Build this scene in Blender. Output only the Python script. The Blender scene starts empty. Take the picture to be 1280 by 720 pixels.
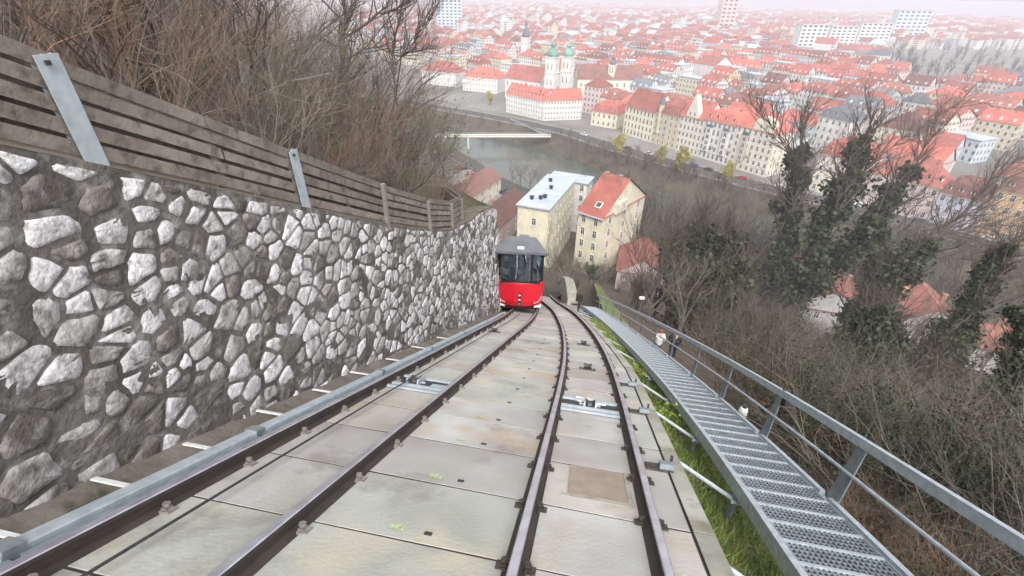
import bpy, math, random
from math import sin, cos, tan, radians, pi, sqrt, atan2, hypot
from mathutils import Vector, Matrix, noise

# ---------------------------------------------------------------- camera, sky, sun, exposure
SC = bpy.context.scene
COL = SC.collection
H = 68.0                                   # metres above the town's streets
F, PITCH, ROLL = 600.0, radians(31.5), radians(1.4)
cam_d = bpy.data.cameras.new('camera'); cam = bpy.data.objects.new('camera', cam_d); COL.objects.link(cam)
cam_d.sensor_width = 36.0; cam_d.lens = 36.0 * F / 1280.0
cam_d.clip_start = 0.05; cam_d.clip_end = 20000
_fw = Vector((0, cos(PITCH), -sin(PITCH))); _r0 = Vector((1, 0, 0)); _u0 = _r0.cross(_fw)
_rt = _r0 * cos(ROLL) + _u0 * sin(ROLL); _up = _u0 * cos(ROLL) - _r0 * sin(ROLL)
CAM = Vector((0, 0, H))
cam.matrix_world = Matrix(((_rt.x, _up.x, -_fw.x, 0), (_rt.y, _up.y, -_fw.y, 0), (_rt.z, _up.z, -_fw.z, H), (0, 0, 0, 1)))
SC.camera = cam

SUN_EL, SUN_AZ = radians(52), radians(178)   # azimuth clockwise from +Y: the bright part of the overcast lies behind the camera
world = bpy.data.worlds.new('World'); SC.world = world; world.use_nodes = True
wn = world.node_tree; wn.nodes.clear()
_o = wn.nodes.new('ShaderNodeOutputWorld'); _b = wn.nodes.new('ShaderNodeBackground')
_s = wn.nodes.new('ShaderNodeTexSky'); _s.sky_type = 'NISHITA'; _s.sun_disc = False
_s.sun_elevation = SUN_EL; _s.sun_rotation = SUN_AZ; _s.air_density = 1.0; _s.dust_density = 4.0; _s.ozone_density = 1.0
_h = wn.nodes.new('ShaderNodeHueSaturation'); _h.inputs['Saturation'].default_value = 0.22
wn.links.new(_s.outputs[0], _h.inputs['Color']); wn.links.new(_h.outputs[0], _b.inputs[0]); wn.links.new(_b.outputs[0], _o.inputs[0])
_b.inputs[1].default_value = 0.15
sun_d = bpy.data.lights.new('sun', 'SUN'); sun = bpy.data.objects.new('sun', sun_d); COL.objects.link(sun)
sun_d.energy = 1.0; sun_d.angle = radians(40); sun_d.color = (1.0, 0.96, 0.91)
_sd = Vector((sin(SUN_AZ) * cos(SUN_EL), cos(SUN_AZ) * cos(SUN_EL), sin(SUN_EL)))
sun.rotation_euler = (-_sd).to_track_quat('-Z', 'Y').to_euler(); sun.location = (60, -40, 160)
SC.view_settings.view_transform = 'Standard'; SC.view_settings.look = 'None'
SC.view_settings.exposure = 1.12; SC.view_settings.gamma = 1.0; SC.view_settings.use_curve_mapping = False
SC.cycles.max_bounces = 6; SC.cycles.volume_bounces = 2; SC.cycles.transparent_max_bounces = 8

# ---------------------------------------------------------------- frames: pixels of the photo -> points; track frame
def ray(px, py): return _fw * F + _rt * (px - 640) - _up * (py - 360)
def G(px, py, z=0.0):
    d = ray(px, py); k = (z - H) / d.z; return CAM + d * k
def proj(P):
    d = Vector(P) - CAM; w = d.dot(_fw)
    if w < .05: return None
    return 640 + F * d.dot(_rt) / w, 360 - F * d.dot(_up) / w, w
PSI, TH = radians(10.5), radians(29.0)
HT = 1.9                                    # camera above the rail plane
D = Vector((sin(PSI) * cos(TH), cos(PSI) * cos(TH), -sin(TH))); T = Vector((cos(PSI), -sin(PSI), 0)); N = T.cross(D)
U = Vector((sin(PSI), cos(PSI), 0)); Z = Vector((0, 0, 1))
def pt(s, t, n=0.0): return CAM + D * s + T * t + N * (n - HT)
ZT0 = H - HT / cos(TH)
def zt(u): return ZT0 - tan(TH) * u
def ut(u, t, dz=0.0):
    p = U * u + T * t; return Vector((p.x, p.y, zt(u) + dz))
def to_ut(x, y): return x * U.x + y * U.y, x * T.x + y * T.y
def lerp_tab(tab, x):
    if x <= tab[0][0]: return tab[0][1]
    for (a, va), (b, vb) in zip(tab, tab[1:]):
        if x <= b: return va + (vb - va) * (x - a) / (b - a)
    return tab[-1][1]
def smooth_tab(tab):
    xs = [a for a, _ in tab]; ys = [b for _, b in tab]; n = len(xs); m = []
    for i in range(n):
        if i == 0: m.append((ys[1] - ys[0]) / (xs[1] - xs[0]))
        elif i == n - 1: m.append((ys[-1] - ys[-2]) / (xs[-1] - xs[-2]))
        else: m.append((ys[i + 1] - ys[i - 1]) / (xs[i + 1] - xs[i - 1]))
    def fn(x):
        if x <= xs[0]: return ys[0] + m[0] * (x - xs[0])
        if x >= xs[-1]: return ys[-1] + m[-1] * (x - xs[-1])
        for i in range(n - 1):
            if x <= xs[i + 1]:
                h = xs[i + 1] - xs[i]; q = (x - xs[i]) / h
                return ((2*q**3 - 3*q*q + 1) * ys[i] + (q**3 - 2*q*q + q) * h * m[i] + (3*q*q - 2*q**3) * ys[i+1] + (q**3 - q*q) * h * m[i+1])
    return fn

# ---------------------------------------------------------------- mesh and object helpers
class MB:
    def __init__(self): self.v = []; self.f = []; self.m = []
    def add(self, vs, fs, mi=0):
        o = len(self.v); self.v += [tuple(p) for p in vs]
        self.f += [tuple(i + o for i in q) for q in fs]; self.m += [mi] * len(fs); return self
    def box(self, o, a, b, c, mi=0):
        o, a, b, c = Vector(o), Vector(a), Vector(b), Vector(c)
        vs = [o, o + a, o + a + b, o + b, o + c, o + a + c, o + a + b + c, o + b + c]
        fs = [(0, 3, 2, 1), (4, 5, 6, 7), (0, 1, 5, 4), (1, 2, 6, 5), (2, 3, 7, 6), (3, 0, 4, 7)]
        if a.cross(b).dot(c) < 0: fs = [q[::-1] for q in fs]
        return self.add(vs, fs, mi)
    def cbox(self, c, sx, sy, sz, X=(1, 0, 0), Y=(0, 1, 0), W=(0, 0, 1), mi=0):
        X, Y, W = Vector(X) * sx, Vector(Y) * sy, Vector(W) * sz
        return self.box(Vector(c) - X / 2 - Y / 2 - W / 2, X, Y, W, mi)
    def tube(self, pts, r, n=6, mi=0, cap=True):
        pts = [Vector(p) for p in pts]; rs = r if isinstance(r, (list, tuple)) else [r] * len(pts)
        vs = []; fs = []; k = len(pts); ref = None
        for i, p in enumerate(pts):
            d = (pts[min(i + 1, k - 1)] - pts[max(i - 1, 0)]).normalized()
            if ref is None: ref = d.orthogonal().normalized()
            a = (ref - d * ref.dot(d))
            a = a.normalized() if a.length > 1e-6 else d.orthogonal().normalized(); ref = a
            b = d.cross(a)
            vs += [p + (a * cos(2 * pi * j / n) + b * sin(2 * pi * j / n)) * rs[i] for j in range(n)]
        for i in range(k - 1):
            for j in range(n):
                q = (j + 1) % n; fs.append((i * n + j, i * n + q, (i + 1) * n + q, (i + 1) * n + j))
        if cap: fs += [tuple(range(n))[::-1], tuple(range((k - 1) * n, k * n))]
        return self.add(vs, fs, mi)
    def prism(self, poly, vec, mi=0):
        poly = [Vector(p) for p in poly]; vec = Vector(vec); n = len(poly)
        nn = Vector((0, 0, 0))
        for i in range(n): nn += poly[i].cross(poly[(i + 1) % n])
        if nn.dot(vec) > 0: poly = poly[::-1]
        vs = poly + [p + vec for p in poly]
        fs = [tuple(range(n)), tuple(range(2 * n - 1, n - 1, -1))] + [(i, i + n, (i + 1) % n + n, (i + 1) % n) for i in range(n)]
        return self.add(vs, fs, mi)
    def sweep(self, frames, prof, mi=0, closed=True):
        n = len(prof); vs = []; fs = []
        for (p, a, b) in frames: vs += [p + a * x + b * y for x, y in prof]
        for i in range(len(frames) - 1):
            for j in range(n if closed else n - 1):
                q = (j + 1) % n; fs.append((i * n + j, i * n + q, (i + 1) * n + q, (i + 1) * n + j))
        if closed: fs += [tuple(range(n))[::-1], tuple(range((len(frames) - 1) * n, len(frames) * n))]
        return self.add(vs, fs, mi)
    def mesh(self, name, mats, smooth=False, origin=None):
        me = bpy.data.meshes.new(name)
        vs = self.v if origin is None else [(x - origin[0], y - origin[1], z - origin[2]) for x, y, z in self.v]
        me.from_pydata(vs, [], self.f)
        for m in (mats if isinstance(mats, (list, tuple)) else [mats]): me.materials.append(m)
        if any(self.m): me.polygons.foreach_set('material_index', self.m)
        if smooth: me.polygons.foreach_set('use_smooth', [True] * len(me.polygons))
        me.update(); return me

WM = {}
def link(o, parent=None, wm=None):
    COL.objects.link(o); wm = wm or Matrix.Identity(4); WM[o.name] = wm
    if parent is not None:
        o.parent = parent; o.matrix_basis = WM[parent.name].inverted() @ wm
    else: o.matrix_basis = wm
    return o
def tag(o, label=None, cat=None, group=None, kind=None):
    if label: o['label'] = label
    if cat: o['category'] = cat
    if group: o['group'] = group
    if kind: o['kind'] = kind
    return o
def empty(name, loc, label=None, cat=None, group=None, rot=None):
    o = bpy.data.objects.new(name, None); o.empty_display_size = .2
    wm = Matrix.Translation(Vector(loc))
    if rot is not None: wm = wm @ rot.to_4x4()
    return tag(link(o, None, wm), label, cat, group)
def put(name, me, parent=None, wm=None): return link(bpy.data.objects.new(name, me), parent, wm)
def part(name, mb, mats, parent, smooth=False):
    """mesh given in world coordinates, child of parent"""
    vs = mb.v; c = (sum(p[0] for p in vs) / len(vs), sum(p[1] for p in vs) / len(vs), min(p[2] for p in vs))
    return put(name, mb.mesh(name, mats, smooth, c), parent, Matrix.Translation(c))
def lpart(name, mb, mats, parent, smooth=False):
    """mesh given in the parent's own coordinates"""
    return put(name, mb.mesh(name, mats, smooth), parent, WM[parent.name].copy())
def solo(name, mb, mats, label, cat, group=None, smooth=False): return tag(part(name, mb, mats, None, smooth), label, cat, group)
def struct(name, mb, mats, smooth=False): return tag(part(name, mb, mats, None, smooth), kind='structure')
def copy_tree(o, wm, parent=None, rel=None):
    base = WM[o.name]; c = o.copy(); link(c, parent, wm)
    for ch in o.children: copy_tree(ch, wm @ (base.inverted() @ WM[ch.name]), c)
    return c
def frame_m(o, X, Y, W):
    return Matrix(((X[0], Y[0], W[0], o[0]), (X[1], Y[1], W[1], o[1]), (X[2], Y[2], W[2], o[2]), (0, 0, 0, 1)))

# ---------------------------------------------------------------- materials
def M(name, c1, c2=None, scale=3.0, rough=.8, bump=0.0, bscale=None, metal=0.0, rand=0.0, c3=None, scale3=None, detail=4, coord='Object', stretch=(1, 1, 1), spec=.3, lo=.35, hi=.65, stain=None):
    m = bpy.data.materials.new(name); m.use_nodes = True; nt = m.node_tree; b = nt.nodes['Principled BSDF']
    b.inputs['Roughness'].default_value = rough; b.inputs['Metallic'].default_value = metal
    b.inputs['Specular IOR Level'].default_value = spec
    tc = nt.nodes.new('ShaderNodeTexCoord'); mp = nt.nodes.new('ShaderNodeMapping'); mp.inputs['Scale'].default_value = stretch
    nt.links.new(tc.outputs[coord], mp.inputs[0]); vec = mp.outputs[0]
    if rand:
        oi = nt.nodes.new('ShaderNodeObjectInfo'); ad = nt.nodes.new('ShaderNodeVectorMath'); ad.operation = 'ADD'
        ml = nt.nodes.new('ShaderNodeMath'); ml.operation = 'MULTIPLY'; ml.inputs[1].default_value = 37.0
        nt.links.new(oi.outputs['Random'], ml.inputs[0]); nt.links.new(mp.outputs[0], ad.inputs[0]); nt.links.new(ml.outputs[0], ad.inputs[1]); vec = ad.outputs[0]
    def nz(sc, det=detail):
        t = nt.nodes.new('ShaderNodeTexNoise'); t.inputs['Scale'].default_value = sc; t.inputs['Detail'].default_value = det
        nt.links.new(vec, t.inputs['Vector']); return t.outputs[0]
    def ramp(inp, a, z):
        r = nt.nodes.new('ShaderNodeMapRange'); r.inputs[1].default_value = a; r.inputs[2].default_value = z; nt.links.new(inp, r.inputs[0]); return r.outputs[0]
    def mix(fac, A, B):
        x = nt.nodes.new('ShaderNodeMix'); x.data_type = 'RGBA'; nt.links.new(fac, x.inputs[0])
        for k, q in ((6, A), (7, B)):
            if isinstance(q, tuple): x.inputs[k].default_value = (*q, 1)
            else: nt.links.new(q, x.inputs[k])
        return x.outputs[2]
    col = c1
    if c2: col = mix(ramp(nz(scale), lo, hi), c1, c2)
    if c3: col = mix(ramp(nz(scale3 or scale * 4), .5, .75), col, c3)
    if stain:
        ge = nt.nodes.new('ShaderNodeNewGeometry'); t = nt.nodes.new('ShaderNodeTexNoise'); t.inputs['Scale'].default_value = stain[1]; t.inputs['Detail'].default_value = 7; t.inputs['Roughness'].default_value = .65
        nt.links.new(ge.outputs['Position'], t.inputs['Vector']); col = mix(ramp(t.outputs[0], stain[2], stain[3]), col, stain[0])
    if rand:
        hs = nt.nodes.new('ShaderNodeHueSaturation')
        if isinstance(col, tuple): hs.inputs['Color'].default_value = (*col, 1)
        else: nt.links.new(col, hs.inputs['Color'])
        r = nt.nodes.new('ShaderNodeMapRange'); r.inputs[3].default_value = 1 - rand; r.inputs[4].default_value = 1 + rand
        nt.links.new(oi.outputs['Random'], r.inputs[0]); nt.links.new(r.outputs[0], hs.inputs['Value']); col = hs.outputs[0]
    if isinstance(col, tuple): b.inputs['Base Color'].default_value = (*col, 1)
    else: nt.links.new(col, b.inputs['Base Color'])
    if bump:
        bp = nt.nodes.new('ShaderNodeBump'); bp.inputs['Strength'].default_value = bump; bp.inputs['Distance'].default_value = .02
        nt.links.new(nz(bscale or scale * 6, 6), bp.inputs['Height']); nt.links.new(bp.outputs[0], b.inputs['Normal'])
    return m
def leaf_mat(name, c1, c2, rough=.6, sub=.25, rand=.15):
    m = M(name, c1, c2, scale=1.6, rough=rough, rand=rand, spec=.25)
    return m
R = random.Random(7)
# ================================================================ MATERIALS
m_slabs = [M('concrete_slab_' + nm, a, b, 1.1, .85, .3, 30, rand=.12, c3=c, scale3=1.7, stain=((.20, .185, .165), .9, .56, .74)) for nm, a, b, c in (('cool', (.46, .46, .44), (.34, .335, .315), (.38, .31, .24)), ('warm', (.465, .445, .405), (.34, .32, .28), (.39, .29, .21)), ('green', (.455, .46, .425), (.34, .345, .305), (.50, .46, .36)), ('pink', (.465, .445, .425), (.34, .32, .305), (.38, .37, .33)))]
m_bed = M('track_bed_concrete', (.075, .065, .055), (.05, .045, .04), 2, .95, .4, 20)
m_edge = M('edge_concrete', (.40, .385, .34), (.27, .26, .22), 1.6, .9, .3, 30, c3=(.19, .18, .13), scale3=4)
m_earth = M('earth_ledge', (.14, .12, .10), (.22, .20, .175), 2.5, .95, .8, 14, c3=(.08, .075, .05), scale3=5)
m_rail = M('rail_rust', (.058, .050, .046), (.085, .068, .058), 4, .7, .2, 40, metal=.3)
m_railtop = M('rail_polished', (.60, .60, .65), (.46, .46, .49), 6, .35, metal=.7)
m_clip = M('clip_steel', (.11, .09, .08), (.05, .045, .04), 20, .6, metal=.4)
m_clip2 = M('clip_galvanised', (.42, .40, .38), (.25, .22, .20), 20, .5, metal=.5)
m_galv = M('galvanised', (.50, .55, .585), (.38, .43, .465), 11, .55, .05, 30, metal=.35)
m_galvd = M('galvanised_dull', (.27, .305, .325), (.19, .22, .24), 9, .6, .05, 30, metal=.35)
m_cable = M('cable_steel', (.06, .06, .065), (.10, .10, .10), 40, .5, metal=.6)
m_dark = M('dark_steel', (.035, .036, .04), (.06, .06, .06), 8, .6, metal=.3)
m_white = M('white_paint', (.72, .72, .70), (.62, .62, .60), 6, .5)
m_num = M('number_paint', (.55, .66, .30), (.36, .42, .26), 22, .8)
m_rustplate = M('clay_patch', (.33, .265, .215), (.27, .215, .175), 5, .9, .3, 40)
m_mortar = M('wall_mortar', (.15, .137, .125), (.08, .072, .064), 2.4, .95, 1.0, 22, c3=(.30, .285, .27), scale3=7, detail=8)
m_stone_w = M('limestone_white', (.72, .705, .72), (.50, .48, .475), 5, .9, 1.0, 34, rand=.14, c3=(.17, .15, .135), scale3=12, detail=8, stain=((.15, .13, .112), 1.5, .56, .76))
m_stone_g = M('limestone_grey', (.48, .465, .46), (.29, .275, .26), 4.5, .9, 1.0, 30, rand=.18, c3=(.11, .10, .085), scale3=9, detail=8, stain=((.12, .105, .09), 1.5, .50, .68))
m_stone_b = M('stone_brown', (.175, .158, .14), (.10, .088, .077), 3, .9, 1.0, 30, rand=.2, c3=(.36, .34, .325), scale3=7, detail=8)
m_cap = M('wall_cap', (.17, .15, .125), (.11, .10, .08), 3, .95, .6, 18, c3=(.12, .13, .05), scale3=5)
m_wood = M('weathered_board', (.185, .155, .13), (.26, .225, .19), 3, .85, .35, 30, rand=.18, stretch=(1, 1, 1), c3=(.09, .07, .055), scale3=9)
m_woodp = M('weathered_post', (.27, .25, .225), (.20, .18, .16), 6, .85, .3, 30)
m_litter = M('hillside_litter', (.085, .062, .044), (.135, .10, .074), 1.2, 1, .9, 8, c3=(.085, .09, .038), scale3=.5)
m_grass = M('grass_soil', (.12, .17, .045), (.19, .21, .075), 1.5, 1, .8, 10, c3=(.15, .125, .085), scale3=3)
m_gblade = M('grass_blade', (.13, .195, .042), (.24, .265, .085), 3, .8, rand=0)
m_twig_t = M('twig_tan', (.235, .18, .145), (.15, .115, .09), 1.2, .9, rand=.18)
m_twig_g = M('twig_grey', (.20, .175, .15), (.13, .115, .095), 1.2, .9, rand=.18)
m_twig_d = M('twig_dark', (.11, .09, .075), (.075, .062, .05), 1.5, .9, rand=.15)
m_twig_r = M('twig_rust', (.30, .13, .075), (.22, .10, .06), 2, .9, rand=.15)
m_twig_o = M('twig_olive', (.17, .16, .105), (.12, .11, .075), 1.5, .9, rand=.15)
m_bark = M('tree_bark', (.10, .082, .068), (.065, .054, .045), 5, .95, .6, 25)
m_ivy = leaf_mat('ivy_leaf', (.016, .024, .011), (.045, .058, .026), rough=.55)
m_twig_u = M('twig_russet', (.27, .165, .11), (.18, .11, .075), 1.3, .9, rand=.2)
m_ever = leaf_mat('evergreen_leaf', (.026, .040, .018), (.05, .064, .028))
m_willow = leaf_mat('willow_leaf', (.42, .36, .12), (.32, .28, .10))
m_bamboo = leaf_mat('olive_leaf', (.13, .15, .055), (.09, .11, .04))

# ================================================================ TERRAIN
WTOP = [(-8, 2.6), (2, 2.6), (7, 2.68), (8.65, 2.75), (10.2, 2.88), (11.1, 3.0), (13.2, 3.55), (14.5, 4.05), (16.4, 4.5), (18.0, 4.3), (20, 3.6), (24, 2.2), (60, 1.0), (120, .5)]
def hill_left(u, t):
    d = -3.8 - t; k = lerp_tab([(15, .50), (22, .20), (150, .16)], u)
    pit = .4 * max(0, 1 - abs(d - .7) / .9) if u < 16 else 0
    return zt(u) - pit + (lerp_tab(WTOP, u) if u < 16.4 else -.5 + (lerp_tab(WTOP, u) + .5) * min(1, max(0, d) / 1.6)) - .03 + k * min(d, 14) + .38 * max(0, d - 14) + .5 * noise.noise(Vector((u * .18, t * .18, 1))) * min(1, max(0, d) / 2)
def hill_right(u, t):
    d = t - 1.25; dz = -.85 - .50 * min(max(d, 0), 2.3) - .28 * max(0, d - 2.3)
    return zt(u) + dz + .35 * noise.noise(Vector((u * .25, t * .25, 5))) * min(1, max(0, d) / 2)
def hill_z(x, y):
    u, t = to_ut(x, y)
    if t < -3.8: z = hill_left(u, t)
    elif t > 1.25: z = hill_right(u, t)
    else: z = zt(u) - .7
    return max(z, 0.0)
def frange(a, b, n): return [a + (b - a) * i / n for i in range(n + 1)]
def grid(us, ts, fn):
    mb = MB(); vs = [(*(U * u + T * t).xy, fn(u, t)) for u in us for t in ts]; k = len(ts)
    mb.add(vs, [(i * k + j, i * k + j + 1, (i + 1) * k + j + 1, (i + 1) * k + j) for i in range(len(us) - 1) for j in range(k - 1)]); return mb
us = frange(-12, 30, 84) + frange(31, 150, 80)
ts_l = [-3.8 - d for d in frange(0, 16, 32) + frange(17, 90, 40)]
ts_r = [1.25 + d for d in frange(0, 14, 28) + frange(15, 160, 70)]
struct('hillside', grid(us, ts_l[::-1], hill_left), m_litter, True)
hr = struct('hillside', grid(us, ts_r, hill_right), [m_litter, m_grass], True)
_k = len(ts_r) - 1
hr.data.polygons.foreach_set('material_index', [1 if (ts_r[i % _k] < 3.0) else 0 for i in range(len(hr.data.polygons))])
def hill_hit(px, py):
    d = ray(px, py).normalized(); k = 2.0
    while k < 400:
        p = CAM + d * k
        if p.z <= hill_z(p.x, p.y): return p
        k += .15
    return G(px, py)

# town ground, river and banks: polylines from left to right along the river
ZW = -7.0
P_top = [(-1500, 1150), (-700, 680), (-260, 450), (-90, 360), (-45, 333), (-2, 303), (25, 280), (48, 249), (79, 215), (102, 192), (130, 168), (155, 140), (205, 80), (300, -60), (520, -320)]
S_top = [(-1500, 1060), (-700, 600), (-280, 385), (-110, 300), (-60, 275), (-34, 250), (-18, 225), (-5, 202), (8, 186), (40, 160), (80, 138), (115, 108), (160, 45), (250, -95), (460, -360)]
def offset_line(L, d):
    out = []
    for i, p in enumerate(L):
        a = Vector(L[max(i - 1, 0)]); b = Vector(L[min(i + 1, len(L) - 1)]); q = (b - a).normalized()
        out.append((p[0] + q.y * -d, p[1] + q.x * d))       # positive = away from the camera side (left of travel)
    return out
Q_w = offset_line(P_top, -11.0); R_w = offset_line(S_top, 3.0)
m_city = M('street_ground', (.22, .21, .20), (.15, .145, .14), .03, .95, 0, c3=(.12, .12, .075), scale3=.012)
m_asph = M('asphalt', (.085, .083, .082), (.06, .06, .06), .6, .9, .2, 12)
m_quay = M('quay_paving', (.25, .24, .23), (.19, .18, .17), .4, .9)
m_bank = M('bank_soil', (.095, .08, .06), (.065, .06, .04), .25, 1, .8, 2)
m_water = M('river_water', (.085, .10, .08), (.06, .07, .055), .05, .16, .4, .7, spec=.4)
def strip(A, B, za, zb, sub=1):
    mb = MB(); n = len(A)
    mb.add([(x, y, za) for x, y in A] + [(x, y, zb) for x, y in B], [(i, i + 1, n + i + 1, n + i) for i in range(n - 1)]); return mb
far_edge = []
for i, p in enumerate(P_top):
    a = radians(145 - 165 * i / (len(P_top) - 1)); far_edge.append((p[0] + 9000 * cos(a), p[1] + 9000 * sin(a)))
def flip(mb): mb.f = [q[::-1] for q in mb.f]; return mb
struct('ground', strip(P_top, far_edge, 0, 0), m_city)
struct('river_bank', flip(strip(P_top, Q_w, 0, ZW - .6)), m_bank)
struct('river_bank', strip(S_top, R_w, 0, ZW - .6), m_bank)
struct('river', strip(offset_line(S_top, 1.0), offset_line(P_top, -7.0), ZW, ZW), m_water)
near = [(p[0] * .2 - 30, p[1] * .2 - 60) for p in S_top]
struct('ground', strip(near, S_top, -.02, 0), m_bank)
pk = [offset_line(S_top, -9)[i] for i in range(5, 9)]; pk2 = [offset_line(S_top, -24)[i] for i in range(5, 9)]
struct('parking_lot', strip(pk2, pk, .006, .006), m_quay)
# quay road and its far-side sister
struct('road', strip(offset_line(S_top, -9)[5:12], offset_line(S_top, -2.2)[5:12], .012, .012), m_asph)
struct('road', strip(offset_line(P_top, 3.0)[3:14], offset_line(P_top, 12.5)[3:14], .012, .012), m_asph)
struct('pavement', strip(offset_line(P_top, 12.5)[3:14], offset_line(P_top, 15.2)[3:14], .13, .13), m_quay)
pv = MB()
for (A, off, w) in ((P_top, .4, 2.2),):
    a = offset_line(A, off)[3:14]; b = offset_line(A, off + w)[3:14]
    n = len(a); pv.add([(x, y, .13) for x, y in a] + [(x, y, .13) for x, y in b], [(i, i + 1, n + i + 1, n + i) for i in range(n - 1)])
struct('pavement', pv, m_quay)
# hills on the horizon
m_far = M('far_hill', (.10, .11, .12), (.07, .08, .085), .003, 1)
mb = MB(); n = 90; vs = []
for i in range(n + 1):
    a = radians(120 - 125 * i / n); r = 5200
    hgt = 150 + 130 * noise.noise(Vector((i * .11, 3, 0))) + 60 * noise.noise(Vector((i * .35, 9, 0)))
    vs += [(r * cos(a), r * sin(a), -5), ((r + 900) * cos(a), (r + 900) * sin(a), hgt), ((r + 2500) * cos(a), (r + 2500) * sin(a), -5)]
mb.add(vs, [(3 * i + j, 3 * i + j + 1, 3 * i + j + 4, 3 * i + j + 3) for i in range(n) for j in (0, 1)])
struct('hills', mb, m_far, True)
# ================================================================ TRACK
tc_r = smooth_tab([(-2, .25), (6, .245), (8, .235), (10.3, .185), (13, .05), (16.9, -.29), (22.4, -1.01), (25.8, -1.68), (29, -2.3), (34, -3.1)])   # right track centre
tc_l = smooth_tab([(-2, -2.35), (14, -2.35), (17, -2.37), (20, -2.52), (24, -2.85), (30, -3.5)])   # left track centre
def tan_frame(fn, s, off, n=0.0):
    a = pt(s - .05, fn(s - .05) + off, n); b = pt(s + .05, fn(s + .05) + off, n); d = (b - a).normalized()
    side = d.cross(N).normalized()
    if side.dot(T) < 0: side = -side
    return pt(s, fn(s) + off, n), side, d
bed = MB()
SS = frange(-3, 30, 66) + frange(31, 118, 30)
DECK_R = smooth_tab([(-2, 1.24), (5, 1.25), (9.6, 1.23), (11.6, 1.14), (16, .72), (22, 0.0), (28, -1.0), (34, -2.1)])
frs = [(pt(s, 0, 0), T, N) for s in SS]
vs = []; fs = []
for s in SS:
    r = DECK_R(min(s, 34)); l = -3.55 if s < 18 else -3.55 - .12 * (min(s, 40) - 18)
    if s > 34: r = DECK_R(34); 
    vs += [pt(s, l, -1.5), pt(s, l, -.142), pt(s, r, -.142), pt(s, r, -1.5)]
for i in range(len(SS) - 1):
    for j in range(3): fs.append((4 * i + j, 4 * i + j + 1, 4 * i + j + 5, 4 * i + j + 4))
bed.add(vs, [q[::-1] for q in fs])
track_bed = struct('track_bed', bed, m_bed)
def slab(s0, s1, ta, tb, n_top, parent, name='slab', mat=None, g=.011, thick=.12):
    """one cast slab between two joints; ta, tb are functions of s; soft arris on the top edge"""
    mb = MB(); j = [R.uniform(-.004, .004) for _ in range(4)]; b = .004
    s0 += g; s1 -= g
    c = [(s0, ta(s0) + g), (s0, tb(s0) - g), (s1, tb(s1) - g), (s1, ta(s1) + g)]
    sg = [(1, 1), (1, -1), (-1, -1), (-1, 1)]
    vs = [pt(s, t, n_top - thick) for s, t in c] + [pt(s, t, n_top - b + j[i]) for i, (s, t) in enumerate(c)] + \
         [pt(c[i][0] + sg[i][0] * b, c[i][1] + sg[i][1] * b, n_top + j[i]) for i in range(4)]
    fs = [(8, 9, 10, 11)] + [(i, (i + 1) % 4, 4 + (i + 1) % 4, 4 + i) for i in range(4)] + [(4 + i, 4 + (i + 1) % 4, 8 + (i + 1) % 4, 8 + i) for i in range(4)]
    fs = [q[::-1] for q in fs]
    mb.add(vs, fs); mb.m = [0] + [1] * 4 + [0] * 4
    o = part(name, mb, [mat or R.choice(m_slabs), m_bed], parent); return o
joints = [-.55 + .8 * 0]
js = [4.07 - .9 * k for k in range(6, 0, -1)] + [4.07, 5.03, 5.91, 6.76, 7.57, 8.38]
while js[-1] < 33: js.append(js[-1] + .84)
NT = -.13
number = 141
PIT_L = (6.7, 7.55); PIT_R = (6.95, 7.75)
def text_mesh(txt, size):
    cu = bpy.data.curves.new('num', 'FONT'); cu.body = txt; cu.size = size; cu.align_x = 'CENTER'; cu.align_y = 'CENTER'; cu.resolution_u = 2; cu.offset = .006
    ob = bpy.data.objects.new('num', cu); COL.objects.link(ob); dg = bpy.context.evaluated_depsgraph_get()
    me = bpy.data.meshes.new_from_object(ob.evaluated_get(dg)); bpy.data.objects.remove(ob); bpy.data.curves.remove(cu)
    me.materials.clear(); me.materials.append(m_num); return me
for a, b in zip(js, js[1:]):
    md = (a + b) / 2
    # between the left track's rails
    if not (a < PIT_L[1] - .02 and b > PIT_L[0] + .02):
        slab(a, b, lambda s: tc_l(s) - .43, lambda s: tc_l(s) + .43, NT, track_bed)
    elif a < PIT_L[0] - .05: slab(a, PIT_L[0], lambda s: tc_l(s) - .43, lambda s: tc_l(s) + .43, NT, track_bed)
    elif b > PIT_L[1] + .05: slab(PIT_L[1], b, lambda s: tc_l(s) - .43, lambda s: tc_l(s) + .43, NT, track_bed)
    if tc_r(md) - tc_l(md) > 1.25:
        o = slab(a, b, lambda s: tc_l(s) + .575, lambda s: tc_r(s) - .575, NT, track_bed)
        if 2.4 < md < 14:
            p = pt(a + .13, (tc_l(a) + .575 + tc_r(a) - .575) / 2 - .12, NT + .0055)
            X = -T; Y = D                                             # painted to be read from below
            put('painted_number', text_mesh(str(number), .095), o, frame_m(p, X, Y, N))
            mk = MB().cbox(pt(a + .13, (tc_l(a) + tc_r(a)) / 2 + .12, NT + .005), .055, .03, .012, T, D, N); part('marker_bolt', mk, m_dark, o)
        number -= 1
    if not (a < PIT_R[1] - .02 and b > PIT_R[0] + .02):
        slab(a, b, lambda s: tc_r(s) - .43, lambda s: tc_r(s) + .43, NT, track_bed)
    elif a < PIT_R[0] - .05: slab(a, PIT_R[0], lambda s: tc_r(s) - .43, lambda s: tc_r(s) + .43, NT, track_bed)
    elif b > PIT_R[1] + .05: slab(PIT_R[1], b, lambda s: tc_r(s) - .43, lambda s: tc_r(s) + .43, NT, track_bed)
for a, b in zip(js[::2], js[2::2]):
    if b < 30:
        slab(a, b, lambda s: tc_r(s) + .57, lambda s: max(DECK_R(s) - .17, tc_r(s) + .62), NT, track_bed)
        slab(a, b, lambda s: DECK_R(s) - .165, lambda s: DECK_R(s) + .02, NT + .012, track_bed, 'edge_kerb', m_edge, .004, .2)
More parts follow.
